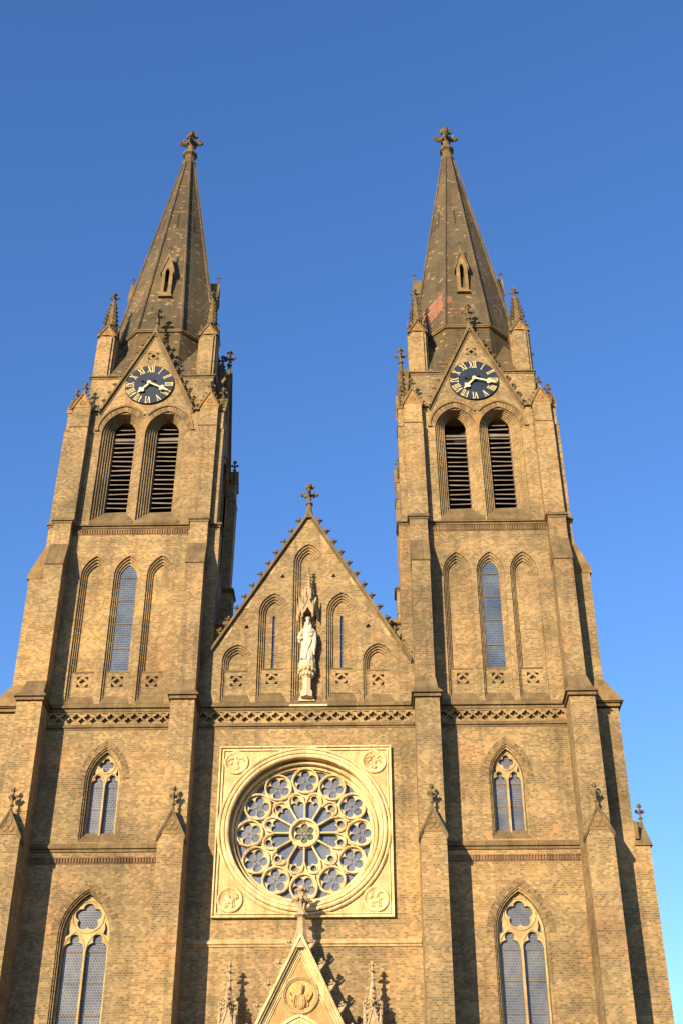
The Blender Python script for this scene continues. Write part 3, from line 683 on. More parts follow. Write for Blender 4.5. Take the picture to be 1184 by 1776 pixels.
for s in (-1, 1):
    for (a, b, c_, d_) in ((4.12, 5.03, 4.18, 4.92), (9.87, 10.83, 9.90, 10.64)):
        x0, x1 = sorted((s*a, s*b)); n0, n1 = sorted((s*c_, s*d_))
        m = M(); m.box(x0, x1, -1.55, .3, 0, 17.12); m.box(x0, x1, -1.15, .3, 17.12, 22.42)
        m.box(n0, n1, -.85, .3, 22.84, 28.68); m.box(n0, n1, -.45, .3, 28.68, 30.9)
        bt = m.build('buttress', wallB, CH)
        # gable cap of the lowest stage
        gable_cap(x0, x1, -1.58, -1.0, 17.12, 18.06, .045, ochreB, .95, bt, arm=.17, fr=.042)
        # moulded weathering
        m = M(); m.rstack(x0+.01, x1-.01, -1.15, .1, C1[:-1]); m.loft((x0-.13, x1+.13, -1.29, .2), 22.648, (x0+.03, x1-.03, -1.06, .2), 22.88); m.loft((x0+.03, x1-.03, -1.06, .2), 22.88, (n0-.01, n1+.01, -.86, .2), 23.42)
        m.build('buttress_cap', brown, bt)
        m = M(); m.box(n0-.02, n1+.02, -.90, .1, 28.64, 28.74); m.loft((n0-.02, n1+.02, -.90, .1), 28.74, (n0-.01, n1+.01, -.46, .1), 29.85); m.build('buttress_cap', brown, bt)
        m = M(); m.rstack(n0, n1, -.45, .1, C3[:-1]+[(0.02, 31.16)]); m.build('buttress_cap', brown, bt)
    # side buttress, outer, seen edge on beyond the front one
    def sx(*v): return sorted(s*q for q in v)
    m = M(); m.box(*sx(10.5, 12.36), -.1, .95, 0, 17.05); m.box(*sx(10.5, 11.86), -.1, .95, 17.05, 22.4); m.box(*sx(10.5, 11.42), -.1, .95, 22.84, 28.45); m.box(*sx(10.4, 10.92), -.1, .95, 28.45, 30.9)
    sb = m.build('buttress', wallB, CH)
    m = M(); m.rstack(*sx(10.6, 11.86), -.1, .95, C1[:-1]); a, b = sx(10.6, 11.86); c, d = sx(10.6, 11.44); m.loft((a-.2, b+.2, -.30, 1.15), 22.645, (c, d, -.105, .95), 23.6); m.build('buttress_cap', ochreB, sb)
    m = M(); c, d = sx(10.5, 11.5); m.box(c, d, -.13, .98, 28.40, 28.60); e, f = sx(10.5, 10.93); m.loft((c, d, -.13, .98), 28.60, (e, f, -.105, .95), 29.95); m.build('buttress_cap', ochreB, sb)
    m = M(); m.rstack(*sx(10.4, 10.92), -.1, .95, C3[:-1]+[(.02, 31.16)]); m.build('buttress_cap', brown, sb)
    # its saddle cap: ridge runs outward
    m = M(); xo = 12.44; hw = .60
    vs = [(s*11.8, -.1-.07, 17.05), (s*xo, -.17, 17.05), (s*xo, 1.02, 17.05), (s*11.8, 1.02, 17.05), (s*11.8, .425, 18.12), (s*(xo-.16), .425, 18.12)]
    m.add(vs, [(0, 1, 5, 4), (3, 4, 5, 2), (1, 2, 5), (0, 4, 3), (0, 3, 2, 1)]); gs = m.build('gablet', brown, sb)
    m = M(); finial(m, (s*12.25, .425, 18.02), .78, .17, .045, 8); m.build('finial', brownF, gs)
    m = M(); m.box(*sx(11.86, 12.0), -.13, .2, 17.3, 17.95); m.build('gablet_coping', brown, gs)
    # inner side buttress above the nave roof
    m = M(); m.box(*sx(3.73, 4.3), .012, .85, 22.9, 30.9); ib = m.build('buttress', wallB, CH)
    m = M(); m.rstack(*sx(3.73, 4.3), .012, .85, C3[:-1]+[(.02, 31.15)]); m.build('buttress_cap', brown, ib)
    m = M(); m.box(*sx(3.73, 4.3), 5.5, 6.4, 22.9, 30.9); ib = m.build('buttress', wallB, CH)
    m = M(); m.rstack(*sx(3.73, 4.3), 5.5, 6.4, C3[:-1]+[(.02, 31.15)]); m.build('buttress_cap', brown, ib)
    m = M(); m.box(*sx(10.3, 11.4), 5.4, 6.3, 0, 28.0); m.build('buttress', wallB, CH)

# ------------------------------------------------------------------ towers above the cornice
HW = 3.15; AX = 7.40
def lean(s):     # the towers narrow together very slightly with height
    k = -s*.0115; return Matrix(((1, 0, k, -k*31.0), (0, 1, 0, 0), (0, 0, 1, 0), (0, 0, 0, 1)))
def roman(m, txt, th, H=.345, r=.885, y=-.10):
    ws = {'I': .078, 'V': .185, 'X': .18}; tot = sum(ws[c] for c in txt); u = -tot/2; st = []
    for c in txt:
        w_ = ws[c]; c0 = u+w_/2; t = .016
        if c == 'I': st += [(c0, -H/2, c0, H/2, t)]
        if c == 'V': st += [(c0-w_*.36, H/2, c0, -H/2, t*1.25), (c0+w_*.36, H/2, c0, -H/2, t*.6)]
        if c == 'X': st += [(c0-w_*.36, H/2, c0+w_*.36, -H/2, t*1.25), (c0+w_*.36, H/2, c0-w_*.36, -H/2, t*.6)]
        for vz in (H/2, -H/2):
            if c == 'V' and vz < 0: continue
            if c == 'I': st += [(c0-w_*.5, vz, c0+w_*.5, vz, .010)]
            else: st += [(c0-w_*.5, vz, c0-w_*.16, vz, .010), (c0+w_*.16, vz, c0+w_*.5, vz, .010)]
        u += w_
    up = (math.sin(th), math.cos(th)); rt = (math.cos(th), -math.sin(th))
    for i, (a, b, c, d, t) in enumerate(st):
        L = math.hypot(c-a, d-b); nx, nz = -(d-b)/L*t, (c-a)/L*t
        q = [(a+nx, b+nz), (c+nx, d+nz), (c-nx, d-nz), (a-nx, b-nz)]
        q = [(rt[0]*p+up[0]*(v+r), rt[1]*p+up[1]*(v+r)) for p, v in q]
        m.plate(q, [], y-.0006*i, y+.03)
def clock(T, parent, hour_deg, min_deg):
    Tc = T @ Matrix.Translation((0.0, 0, 38.585))
    m = M(Tc); m.lathe([(0, -.085), (1.075, -.085), (1.10, -.07), (1.105, .02)], (0, 0, 0), 48, axis='y'); d = m.build('clock_dial', dialM, parent)
    m = M(Tc); m.tube([(x, -.085, z) for x, z in circ(0, 0, 1.09, 48)], .014, 5, True); m.build('dial_rim', darkM, d)
    for i, t in enumerate(('I', 'II', 'III', 'IIII', 'V', 'VI', 'VII', 'VIII', 'IX', 'X', 'XI', 'XII')):
        m = M(Tc); roman(m, t, R(30*(i+1))); m.build('numeral', goldM, d)
    for nm, deg, L, wd, y in (('hour_hand', hour_deg, .74, .040, -.20), ('minute_hand', min_deg, 1.04, .038, -.26)):
        th = R(deg); up = (math.sin(th), math.cos(th)); rt = (math.cos(th), -math.sin(th))
        def q(pts): return [(rt[0]*p+up[0]*v, rt[1]*p+up[1]*v) for p, v in pts]
        m = M(Tc); k0 = L*.62
        m.plate(q([(-wd*.9, 0), (-wd*.9, k0-.07), (-.15, k0-.01), (-.13, k0+.06), (-wd*1.1, k0+.13), (-wd, L*.88), (0, L), (wd, L*.88), (wd*1.1, k0+.13), (.13, k0+.06), (.15, k0-.01), (wd*.9, k0-.07), (wd*.9, 0)]), [], y, y+.03)
        m.lathe([(0, y-.02), (.085, y-.02), (.085, y+.05)], (0, 0, 0), 16, axis='y'); h = m.build(nm, handM, d)
        m = M(Tc); m.plate(q([(-.022, 0), (-.022, -L*.36), (-.07, -L*.42), (0, -L*.50), (.07, -L*.42), (.022, -L*.36), (.022, 0)]), [], y+.033, y+.055); m.build('counterweight', darkM, h)
    for x in (-.44, .34): m = M(Tc); m.blob((x, -.11, .27), .024, 2); m.build('dial_bolt', leadM, d)

GAp, GSl = 41.64, 2.26
def belfry_face(T, parent, k, tower_side):
    front = (k == 0)
    span = HW if k % 2 == 0 else HW-.56
    no = 6; cxs = (-.965, .965); outs = {}
    for c in cxs:
        o_ = []
        for q in range(no):
            t = q/(no-1); o_.append(arch(c, .92-.43*t, 31.2, 35.9+.3*t, 1.22-.46*t, 10))
        outs[c] = o_
    m = M(T); hz = (GAp-37.2)/GSl
    pl = [(-span, 31.0), (span, 31.0), (span, 37.2), (hz, 37.2), (0, GAp), (-hz, 37.2), (-span, 37.2)]
    quat = [foil(0, 40.33, 4, .062, .052, 0, 4)]
    for sx_ in (-1, 1):
        for sz_ in (-1, 1):
            a_, b_ = sx_*.235, 40.33+sz_*.20; quat.append([(a_, b_), (a_-sx_*.15, b_), (a_-sx_*.13, b_-sz_*.045), (a_-sx_*.06, b_-sz_*.06), (a_-sx_*.045, b_-sz_*.13), (a_, b_-sz_*.15)])
    m.plate(pl, [outs[c][0] for c in cxs]+quat, 0, .5)
    fw = m.build('belfry_wall', wallB, parent)
    for c in cxs:
        m = M(T); m.orders(outs[c], [.10*(i+1) for i in range(no)]); bw = m.build('belfry_window', wallB, parent)
        # hood mould
        h1 = arch(c, 1.19, 36.1, 36.1, 1.37, 16)[1:-1]; h2 = arch(c, 1.10, 36.1, 36.1, 1.27, 16)[1:-1]
        keep = [i for i, p in enumerate(h1) if (p[0]*(1 if c > 0 else -1) > .0)]
        h1 = [h1[i] for i in keep]; h2 = [h2[i] for i in keep]
        m = M(T); A = [(x, -.065, z) for x, z in h1]; B = [(x, -.065, z) for x, z in h2]
        m.strip([(x, .01, z) for x, z in h1], A); m.strip(A, B); m.strip(B, [(x, .01, z) for x, z in h2])
        e = 1 if c > 0 else -1; m.box(*sorted((c+e*1.08, c+e*1.24)), -.09, .01, 36.02, 36.11); m.build('hood_mould', ochreB, bw)
        # radial brick ring between hood and orders
        if front:
            m = M(T); n = 30; ia = arch(c, .935, 35.92, 35.92, 1.215, n)[1:-1]; oa = arch(c, 1.09, 36.1, 36.1, 1.255, n)[1:-1]
            for i in range(len(ia)-1):
                if e*oa[i][0] < .015 or e*oa[i+1][0] < .015: continue
                def lp(p, q, t): return (p[0]+(q[0]-p[0])*t, p[1]+(q[1]-p[1])*t)
                m.plate([lp(ia[i], ia[i+1], .08), lp(ia[i], ia[i+1], .92), lp(oa[i], oa[i+1], .92), lp(oa[i], oa[i+1], .08)], [], -.006, .01)
            m.build('brick_arch', vousM, bw)
        # louvres
        m = M(T); rn = random.Random(int(c*10)+k+tower_side*5)
        z = 32.06; skip = (tower_side > 0 and k == 0 and c < 0)
        while z < 36.75:
            if z > 36.2:
                t = (z-36.2)/.76; w_ = .49*math.sqrt(max(0, 1-t))*(1-.1*t)
            else: w_ = .51
            if not (skip and z > 35.95):
                j = rn.uniform(-.022, .022); th_ = rn.uniform(.036, .062); dy = rn.uniform(-.02, .02)
                m.add([(c-w_, .64+dy, z+j), (c+w_, .64+dy, z-j), (c+w_, .64+dy, z+th_-j), (c-w_, .64+dy, z+th_+j), (c-w_, .96, z+.20), (c+w_, .96, z+.20), (c+w_, .96, z+.20+th_), (c-w_, .96, z+.20+th_)], [(0, 1, 2, 3), (4, 7, 6, 5), (0, 4, 5, 1), (3, 2, 6, 7), (0, 3, 7, 4), (1, 5, 6, 2)])
            z += .248
        m.box(c-.50, c+.50, .63, .70, 35.93, 36.03)
        for e in (-1, 1): m.box(*sorted((c+e*.47, c+e*.53)), .66, 1.0, 31.9, 36.3)
        m.build('louvres', louvM, bw)
        m = M(T); m.xprof(c-.92, c+.92, [(-.02, 31.10), (.64, 31.10), (.64, 32.03), (.56, 32.03), (-.055, 31.20)]); m.build('sill', brown, bw)
    m = M(T); m.plate([(0, 36.74), (.2, 36.60), (.19, 36.48), (.105, 36.28), (.055, 36.0), (.04, 35.7), (-.04, 35.7), (-.055, 36.0), (-.105, 36.28), (-.19, 36.48), (-.2, 36.60)], [], -.012, .02); m.build('spandrel_stone', ochre, parent)
    # gable coping, crockets, finial
    m = M(T)
    m.chevron(0, GAp, GSl, 2.08, 0, .035, -.045, .45); m.chevron(0, GAp, GSl, 2.10, .035, .11, -.13, .48); m.chevron(0, GAp, GSl, 2.10, .11, .14, -.08, .44); m.chevron(0, GAp, GSl, 2.02, -.075, -.03, -.03, .02)
    for e in (-1, 1):
        m.box(*sorted((e*2.02, e*2.40)), -.13, .3, 37.10, 37.20)
        if not front:
            for i in range(10): t = .20+.20*i; m.crocket((e*(t+.10), .05, GAp-GSl*t+.12), e, 0, .25, i)
    gc = m.build('gable_coping', brown, parent)
    if front:
        cm = M(); cm.crocket((0, 0, 0), 1, 0, .27, 6); co = cm.build('crocket', ochreB, gc)
        for e in (-1, 1):
            for i in range(10):
                t = .18+.205*i
                if i == 0 and e == -1: q = co
                else: q = co.copy(); COL.objects.link(q)
                q.parent = gc; q.location = T @ Vector((e*(t+.10), .03, GAp-GSl*t+.12)); q.rotation_euler = (0, 0, 0 if e > 0 else PI)
    m = M(T); m.lathe([(.15, 41.5), (.10, 42.0), (.08, 42.3)], (0, .05, 0), 8); finial(m, (0, .05, 42.0), 1.32, .30, .07, 3+k); m.build('finial', brownF, gc)

def tower_top(s):
    ax, ay = s*AX, HW; SH = lean(s)
    def MM(T=None): return M(SH @ (T if T is not None else Matrix.Identity(4)))
    for k in range(4):
        T = SH @ Matrix.Translation((ax, ay, -.004*(k % 2))) @ Matrix.Rotation(k*PI/2, 4, 'Z') @ Matrix.Translation((0, -HW, 0))
        belfry_face(T, CH, k, s)
        if k == 0: clock(T, CH, 222, 118 if s < 0 else 106)
        for e in (-1, 1):
            a, b = sorted((e*2.43, e*3.25))
            m = M(T); m.box(a, b, -.38, .2, 31.0, 36.02); m.box(a+.015, b-.015, -.33, .2, 36.02, 37.12); bt = m.build('buttress', wallB, CH)
            m = M(T); m.loft((a-.025, b+.025, -.41, .1), 35.98, (a, b, -.385, .1), 36.04); m.build('buttress_cap', brown, bt)
            cx_ = (a+b)/2
            m = M(T); m.plate([(a+.01, 37.11), (b-.01, 37.11), (cx_, 37.92)], [], -.35, .45); gb = m.build('gablet', ochre, bt)
            m = M(T); m.chevron(cx_, 37.96, 2.05, .44, -.04, .025, -.40, .45)
            for f_ in (-1, 1):
                for i in range(4): t = .08+.1*i; m.crocket((cx_+f_*(t+.05), -.25, 37.98-t*2.05), f_, 0, .16, i)
            m.tube([(x, -.36, z) for x, z in foil(cx_, 37.36, 3, .07, .065, PI/2, 4)], .014, 4, True)
            m.build('gablet_coping', ochreB, gb)
            m = M(T); finial(m, (cx_, -.18, 37.86), .80, .19, .045, 4+k); m.build('finial', brownF, gb)
    m = MM(); m.box(ax-1.9, ax+1.9, ay-1.9, ay+1.9, 31.1, 38.9); m.build('bell_chamber', blackM, CH)  # solid core, painted black for the dark interior behind the louvres
    hw2 = 2.80
    m = MM(); m.loft((ax-3.1, ax+3.1, ay-3.1, ay+3.1), 37.0, (ax-hw2, ax+hw2, ay-hw2, ay+hw2), 37.5)
    m.box(ax-hw2, ax+hw2, ay-hw2, ay+hw2, 37.4, 39.34); m.build('tower_wall', wallB, CH)
    m = MM(); m.rstack(ax-hw2, ax+hw2, ay-hw2, ay+hw2, [(-.1, 39.26), (.03, 39.27), (.035, 39.33), (.02, 39.36), (.09, 39.37), (.10, 39.43), (-.1, 39.58)]); m.build('cornice', brown, CH)
    for ex in (-1, 1):
        for ey in (-1, 1):
            px, py = ax+ex*2.39, ay+ey*2.37; r = .37
            m = MM(); m.box(px-r, px+r, py-r, py+r, 39.45, 42.0); m.box(px-.26, px+.26, py-.46, py+.46, 39.46, 41.85)
            m.box(px-.46, px+.46, py-.22, py+.22, 39.47, 41.86); pn = m.build('pinnacle', wallB, CH)
            for q in range(4):
                T = Matrix.Translation((px, py, 0)) @ Matrix.Rotation(q*PI/2, 4, 'Z')
                m = MM(T); m.plate([(-.35, 41.82), (-.35, 42.0), (0, 42.58), (.35, 42.0), (.35, 41.82)], [], -.40, .0); gb = m.build('gablet', ochre if q == 0 else brown, pn)
                m = MM(T); m.chevron(0, 42.60, 1.62, .40, -.04, .025, -.45, .0)
                for f_ in (-1, 1):
                    for i in range(3): m.crocket((f_*(.14+.11*i), -.36, 42.60-(.10+.11*i)*1.6), f_, 0, .15, i+q)
                    m.box(*sorted((f_*.34, f_*.42)), -.47, -.28, 41.88, 42.04)
                m.box(-.03, .03, -.45, -.38, 42.56, 42.80); m.blob((0, -.42, 42.82), .055, 3)
                m.tube([(x, -.405, z) for x, z in foil(0, 42.18, 3, .06, .055, PI/2, 4)], .013, 4, True)
                m.build('gablet_coping', brown, gb)
            m = MM(); m.lathe([(.35, 42.0), (.33, 42.4), (.29, 42.75), (.11, 44.4)], (px, py, 0), 8)
            for q in range(4):
                a = PI/4+q*PI/2
                for i in range(6):
                    z = 42.8+i*.26; rr_ = .285-(z-42.75)*.109; m.crocket((px+math.cos(a)*rr_*.95, py+math.sin(a)*rr_*.95, z), math.cos(a), math.sin(a), .25-.018*i, i+q)
            sp_ = m.build('spirelet', brownF, pn)
            m = MM(); finial(m, (px, py, 44.18), .84, .24, .06, 7+ex); m.build('finial', brownF, sp_)
    c8 = lambda a, z, ph=PI/8: [(ax+a/math.cos(PI/8)*math.cos(ph+j*PI/4), ay+a/math.cos(PI/8)*math.sin(ph+j*PI/4), z) for j in range(8)]
    m = MM(); m.strip(c8(2.46, 39.4), c8(2.46, 42.4), True)
    for ex in (-1, 1):
        for ey in (-1, 1):
            A = (ax+ex*2.76, ay+ey*2.76, 39.5); top = (ax+ex*2.46*.7071, ay+ey*2.46*.7071, 41.9)
            B1 = (ax+ex*.9, ay+ey*2.76, 39.5); B2 = (ax+ex*2.76, ay+ey*.9, 39.5)
            m.add([A, B1, B2, top, (ax+ex*1.03, ay+ey*2.46, 40.2), (ax+ex*2.46, ay+ey*1.03, 40.2)], [(0, 1, 4, 3), (0, 3, 5, 2), (0, 2, 1)])
    m.build('spire_drum', spireB, CH)
    A0, ZA, A1, ZB = 2.52, 42.45, .285, 56.75
    def ap(z): return A0+(A1-A0)*(z-ZA)/(ZB-ZA)
    m = MM(); m.strip(c8(A0, ZA), c8(A1, ZB), True); m.add(c8(A0, ZA), [tuple(range(8))]); spire = m.build('spire', spirePB if s > 0 else spireB, CH)
    m = MM(); m.strip(c8(2.44, 42.34), c8(2.55, 42.37), True); m.strip(c8(2.55, 42.37), c8(2.56, 42.42), True); m.strip(c8(2.56, 42.42), c8(2.60, 42.43), True); m.strip(c8(2.60, 42.43), c8(2.59, 42.49), True); m.strip(c8(2.59, 42.49), c8(2.47, 42.56), True); m.build('ring_moulding', ochreB, spire)
    for j in range(8):
        a = PI/8+j*PI/4; k0 = 1/math.cos(PI/8)
        m = MM(); m.tube([(ax+(ap(z)*k0+.02)*math.cos(a), ay+(ap(z)*k0+.02)*math.sin(a), z) for z in (42.5, 47.5, 52.5, 56.7)], [.075, .07, .06, .05], 6); m.build('spire_rib', ribM, spire)
    for j in range(8):
        a = j*PI/4
        def on(z, t, out): r_ = ap(z)+out; return (ax+r_*math.cos(a)-t*math.sin(a), ay+r_*math.sin(a)+t*math.cos(a), z)
        m = MM(); z0, z1, t = 50.65, 51.98, .026
        m.add([on(z0, -t, .004), on(z0, t, .004), on(z1-.1, t, .004), on(z1, 0, .004), on(z1-.1, -t, .004)], [(0, 1, 2, 3, 4)]); m.build('slit', blackM, spire)  # flat black sheet painted for the shade inside the slit
        for zc in (50.45, 52.05, 54.4):
            w_ = ap(zc)*math.tan(PI/8)*.96; m = MM(); m.add([on(zc-.06, -w_, .003), on(zc-.06, w_, .003), on(zc+.06, w_*.98, .014), on(zc+.06, -w_*.98, .014)], [(0, 1, 2, 3)]); m.build('stone_band', bandM, spire)
    m = MM(); m.lathe([(.29, 56.55), (.34, 56.68), (.40, 56.75), (.40, 56.88), (.29, 57.0), (.25, 57.38), (.31, 57.46), (.41, 57.52), (.41, 57.66), (.28, 57.8), (.18, 58.1), (.16, 58.45), (.23, 58.6), (.15, 58.8), (.14, 59.05), (.22, 59.2), (.18, 59.38), (.05, 59.46)], (ax, ay, 0), 8)
    for q in range(4):
        a = q*PI/2; dx, dy = math.cos(a), math.sin(a)
        m.tube([(ax, ay, 58.3), (ax+dx*.3, ay+dy*.3, 58.6), (ax+dx*.52, ay+dy*.52, 58.57)], [.14, .12, .09], 6)
        for i, (r_, z, b) in enumerate(((.56, 58.57, .12), (.42, 58.73, .12), (.36, 58.45, .11), (.5, 58.43, .08), (.23, 59.10, .12), (.19, 59.30, .11))): m.blob((ax+dx*r_, ay+dy*r_, z), b, q*9+i, .25)
        a += PI/4; m.blob((ax+math.cos(a)*.25, ay+math.sin(a)*.25, 58.45), .11, q)
    m.build('finial', brownF, spire)
    for k in range(4):
        T = Matrix.Translation((ax, ay, -.42)) @ Matrix.Rotation(k*PI/2, 4, 'Z')
        m = MM(T); yf = -2.24; ol = [(-.27, 45.40), (.27, 45.40), (.27, 47.18), (0, 48.16), (-.27, 47.18)]
        m.plate(ol, [arch(0, .10, 45.62, 46.98, .24, 5)], yf, yf+.14)
        m.plate([(-.27, 45.40), (.27, 45.40), (.27, 45.6), (-.27, 45.6)], [], yf+.141, -.9)
        for e in (-1, 1): m.box(*sorted((e*.27, e*.15)), yf+.141, -.9, 45.6, 47.14)
        lu = m.build('lucarne', ochreB, spire)
        m = MM(T); m.chevron(0, 48.20, 3.55, .34, -.055, .02, yf-.05, -.6); m.build('lucarne_roof', brown, lu)
        m = MM(T); m.box(-.33, .33, yf-.06, yf+.1, 45.32, 45.41); m.build('sill', ochreB, lu)
        m = MM(T); m.box(-.11, .11, yf+.30, yf+.34, 45.5, 47.3); m.build('dark_backing', blackM, lu)  # black panel added as the darkness inside the lucarne opening
        m = MM(T); m.lathe([(.05, 48.1), (.03, 48.55)], (0, yf+.03, 0), 6)
        for q in range(4): m.blob((.08*math.cos(q*PI/2), yf+.03+.08*math.sin(q*PI/2), 48.62), .045, q)
        m.blob((0, yf+.03, 48.74), .045, 2); m.build('finial', brownF, lu)
    a = -PI/8; k0 = 1/math.cos(PI/8)
    m = MM(); m.tube([(ax+(ap(z)*k0+.12)*math.cos(a), ay+(ap(z)*k0+.12)*math.sin(a), z) for z in (43.0, 46, 49, 52, 55, 56.6)], .014, 5); m.build('lightning_conductor', wireM, spire)
    for ex in (-1, 1):
        px, py = ax+ex*2.39, ay-2.37
        for z, d in ((44.5, .35), (43.8, .75)):
            m = MM(); q = ap(z)*.96; m.tube([(px, py, 44.75), (ax+ex*q*d, ay-q*.95, z)], .006, 4); m.build('stay_wire', wireM, spire)
ribM = brick('rib_brick', [(0, (.07, .052, .034)), (.5, (.11, .08, .05)), (1, (.17, .12, .07))], (.08, .06, .04), bw=.4, bh=.17, m=.1, spots=2.0)
k = N('pale_spire_stone'); gg = k.geo()
bandM = k.done(k.ramp(k.noise(2.5, 4, gg.outputs['Position']), [(.42, (.075, .056, .036)), (.62, (.15, .105, .055)), (.75, (.22, .155, .08))]), .9)
tower_top(-1); tower_top(1)

# ------------------------------------------------------------------ canopy, bracket and statue in the middle niche
m = M(); cx_, cy_ = .02, -.02
m.lathe([(.17, 23.25), (.17, 23.75), (.14, 23.78)], (cx_, cy_-.1, 0), 6, ph=PI/6)
m.lathe([(.26, 22.95), (.24, 23.18), (.18, 23.27)], (cx_, cy_-.1, 0), 6, ph=PI/6)
m.lathe([(.15, 23.74), (.24, 23.82), (.19, 23.9), (.30, 24.02), (.24, 24.08), (.34, 24.16), (.35, 24.30), (.33, 24.42), (.30, 24.44)], (cx_, cy_-.1, 0), 12)
for q in range(12):
    a = q*PI/6; m.blob((cx_+.25*math.cos(a), cy_-.1+.25*math.sin(a), 23.88), .07, q); m.blob((cx_+.31*math.cos(a+.26), cy_-.1+.31*math.sin(a+.26), 24.07), .07, q+4)
m.loft((-.46, .52, -.015, .3), 22.85, (-.36, .40, .20, .3), 23.18); m.loft((-.30, .34, -.10, .3), 22.84, (-.24, .27, .02, .3), 23.10)
m.xprof(-.64, .82, [(.05, 22.838), (-.146, 22.655), (-.146, 22.603), (.05, 22.60)])
m.build('statue_bracket', pale, CH)
m = M(); c0 = (.02, -.05)
for q in range(6):
    a = PI/6+q*PI/3+PI/6; T = Matrix.Translation((c0[0], c0[1], 0)) @ Matrix.Rotation(q*PI/3, 4, 'Z')
    mm = M(); mm.plate([(-.20, 26.52), (-.13, 26.56), (0, 26.80), (.13, 26.56), (.20, 26.52), (.20, 26.75), (0, 27.20), (-.20, 26.75)], [], -.36, -.30)
    for e in (-1, 1): mm.slope((e*.21, 26.72), (0, 27.24), -.03, .02, -.40, -.31)
    mm.blob((0, -.36, 27.28), .05, q); mm.lathe([(.03, 26.35), (.045, 26.5), (.04, 26.9), (.01, 27.1)], (.20, -.35, 0), 6); mm.blob((.20, -.35, 26.36), .045, q)
    for e in (-1, 1):
        for i in range(2): mm.blob((e*(.07+.07*i), -.37, 27.10-.17*i), .035, i)
    m.add([T @ Vector(v) for v in mm.v], mm.f)
m.lathe([(.33, 26.78), (.33, 26.86), (.20, 27.0), (.165, 27.1), (.15, 27.75), (.17, 27.78), (.12, 27.9), (.05, 28.5)], (c0[0], c0[1], 0), 8)
for q in range(6):
    a = q*PI/3
    m.lathe([(.045, 26.9), (.04, 27.5), (.05, 27.52), (.005, 27.8)], (c0[0]+.20*math.cos(a), c0[1]+.20*math.sin(a), 0), 5)
    for i in range(5): m.crocket((c0[0]+(.13-.018*i)*math.cos(a), c0[1]+(.13-.018*i)*math.sin(a), 27.72+.15*i), math.cos(a), math.sin(a), .10, i)
finial(m, (c0[0], c0[1], 28.42), .42, .11, .028, 3)
m.build('statue_canopy', portalS, CH)

st = empty('statue', (.02, -.14, 24.44), 'white stone statue of a crowned robed figure on the bracket in the middle gable niche', 'statue')
m = M(); n = 40
rings = [(.0, .26, .20, 0, .17), (.06, .27, .21, 0, .17), (.3, .245, .19, 0, .15), (.6, .225, .17, -.01, .13), (.85, .215, .16, -.01, .09), (1.05, .195, .145, -.01, .035), (1.2, .175, .13, 0, .015), (1.35, .20, .135, 0, .012), (1.47, .19, .12, 0, .008), (1.54, .13, .10, 0, 0), (1.58, .065, .065, 0, 0), (1.66, .06, .06, 0, 0)]
vs = []
for h, rx, ry, ox, amp in rings:
    for j in range(n):
        a = 2*PI*j/n; fold = math.sin(a*9+h*2.2)*.6+math.sin(a*5-h*3.1+1)*.6; q = 1+amp*fold*1.2
        vs.append((ox+rx*q*math.cos(a), ry*q*math.sin(a), h))
fs = [(i*n+j, i*n+(j+1) % n, (i+1)*n+(j+1) % n, (i+1)*n+j) for i in range(len(rings)-1) for j in range(n)]+[tuple(range(n)), tuple((len(rings)-1)*n+j for j in range(n))]
m.add(vs, fs)
m.ell((0, -.02, 1.75), (.085, .10, .12), 14); m.ell((0, -.115, 1.74), (.014, .02, .025), 8)
for e in (-1, 1):
    m.tube([(e*.08, .0, 1.80), (e*.10, .01, 1.65), (e*.12, -.02, 1.5), (e*.11, -.04, 1.40)], [.035, .045, .05, .03], 8)
# right arm of the figure (picture left): hangs with bent elbow, sleeve falls from it
m.tube([(-.17, 0, 1.46), (-.27, -.0, 1.28), (-.33, -.03, 1.08), (-.28, -.13, .98), (-.20, -.19, 1.02)], [.075, .08, .075, .06, .04], 10)
m.tube([(-.31, -.02, 1.08), (-.31, -.03, .92), (-.28, -.05, .85)], [.08, .06, .02], 8)
# left arm holds the cloak to the breast
m.tube([(.17, 0, 1.46), (.27, -.02, 1.30), (.30, -.08, 1.12), (.18, -.19, 1.14), (.08, -.2, 1.20)], [.075, .08, .075, .06, .035], 10)
m.tube([(.28, -.08, 1.12), (.29, -.10, .8), (.26, -.08, .5), (.28, -.05, .3)], [.09, .09, .07, .03], 10)
m.tube([(.05, -.17, 1.30), (.16, -.2, 1.28), (.22, -.17, 1.36)], [.045, .05, .04], 8); m.ell((.13, -.16, 1.42), (.045, .05, .055), 10)
# great diagonal folds of the mantle
for q in range(6):
    m.tube([(.20-.03*q, -.15-.01*q, 1.05-.03*q), (.10-.06*q, -.17, .75-.05*q), (-.02-.04*q, -.18, .4), (-.06-.035*q, -.20, .06)], [.022, .034, .038, .042], 6)
body = m.build('robed_figure', white, st, smooth=True)
rm = body.modifiers.new('remesh', 'REMESH'); rm.mode = 'VOXEL'; rm.voxel_size = .014; rm.use_smooth_shade = True
m = M(); m.lathe([(.085, 1.82), (.085, 1.87), (.10, 1.88), (.105, 1.97), (.09, 1.97), (.08, 1.9)], (0, -.01, 0), 16)
for q in range(8): a = q*PI/4; m.blob((.1*math.cos(a), -.01+.1*math.sin(a), 1.985), .024, q)
m.build('crown', white, st)

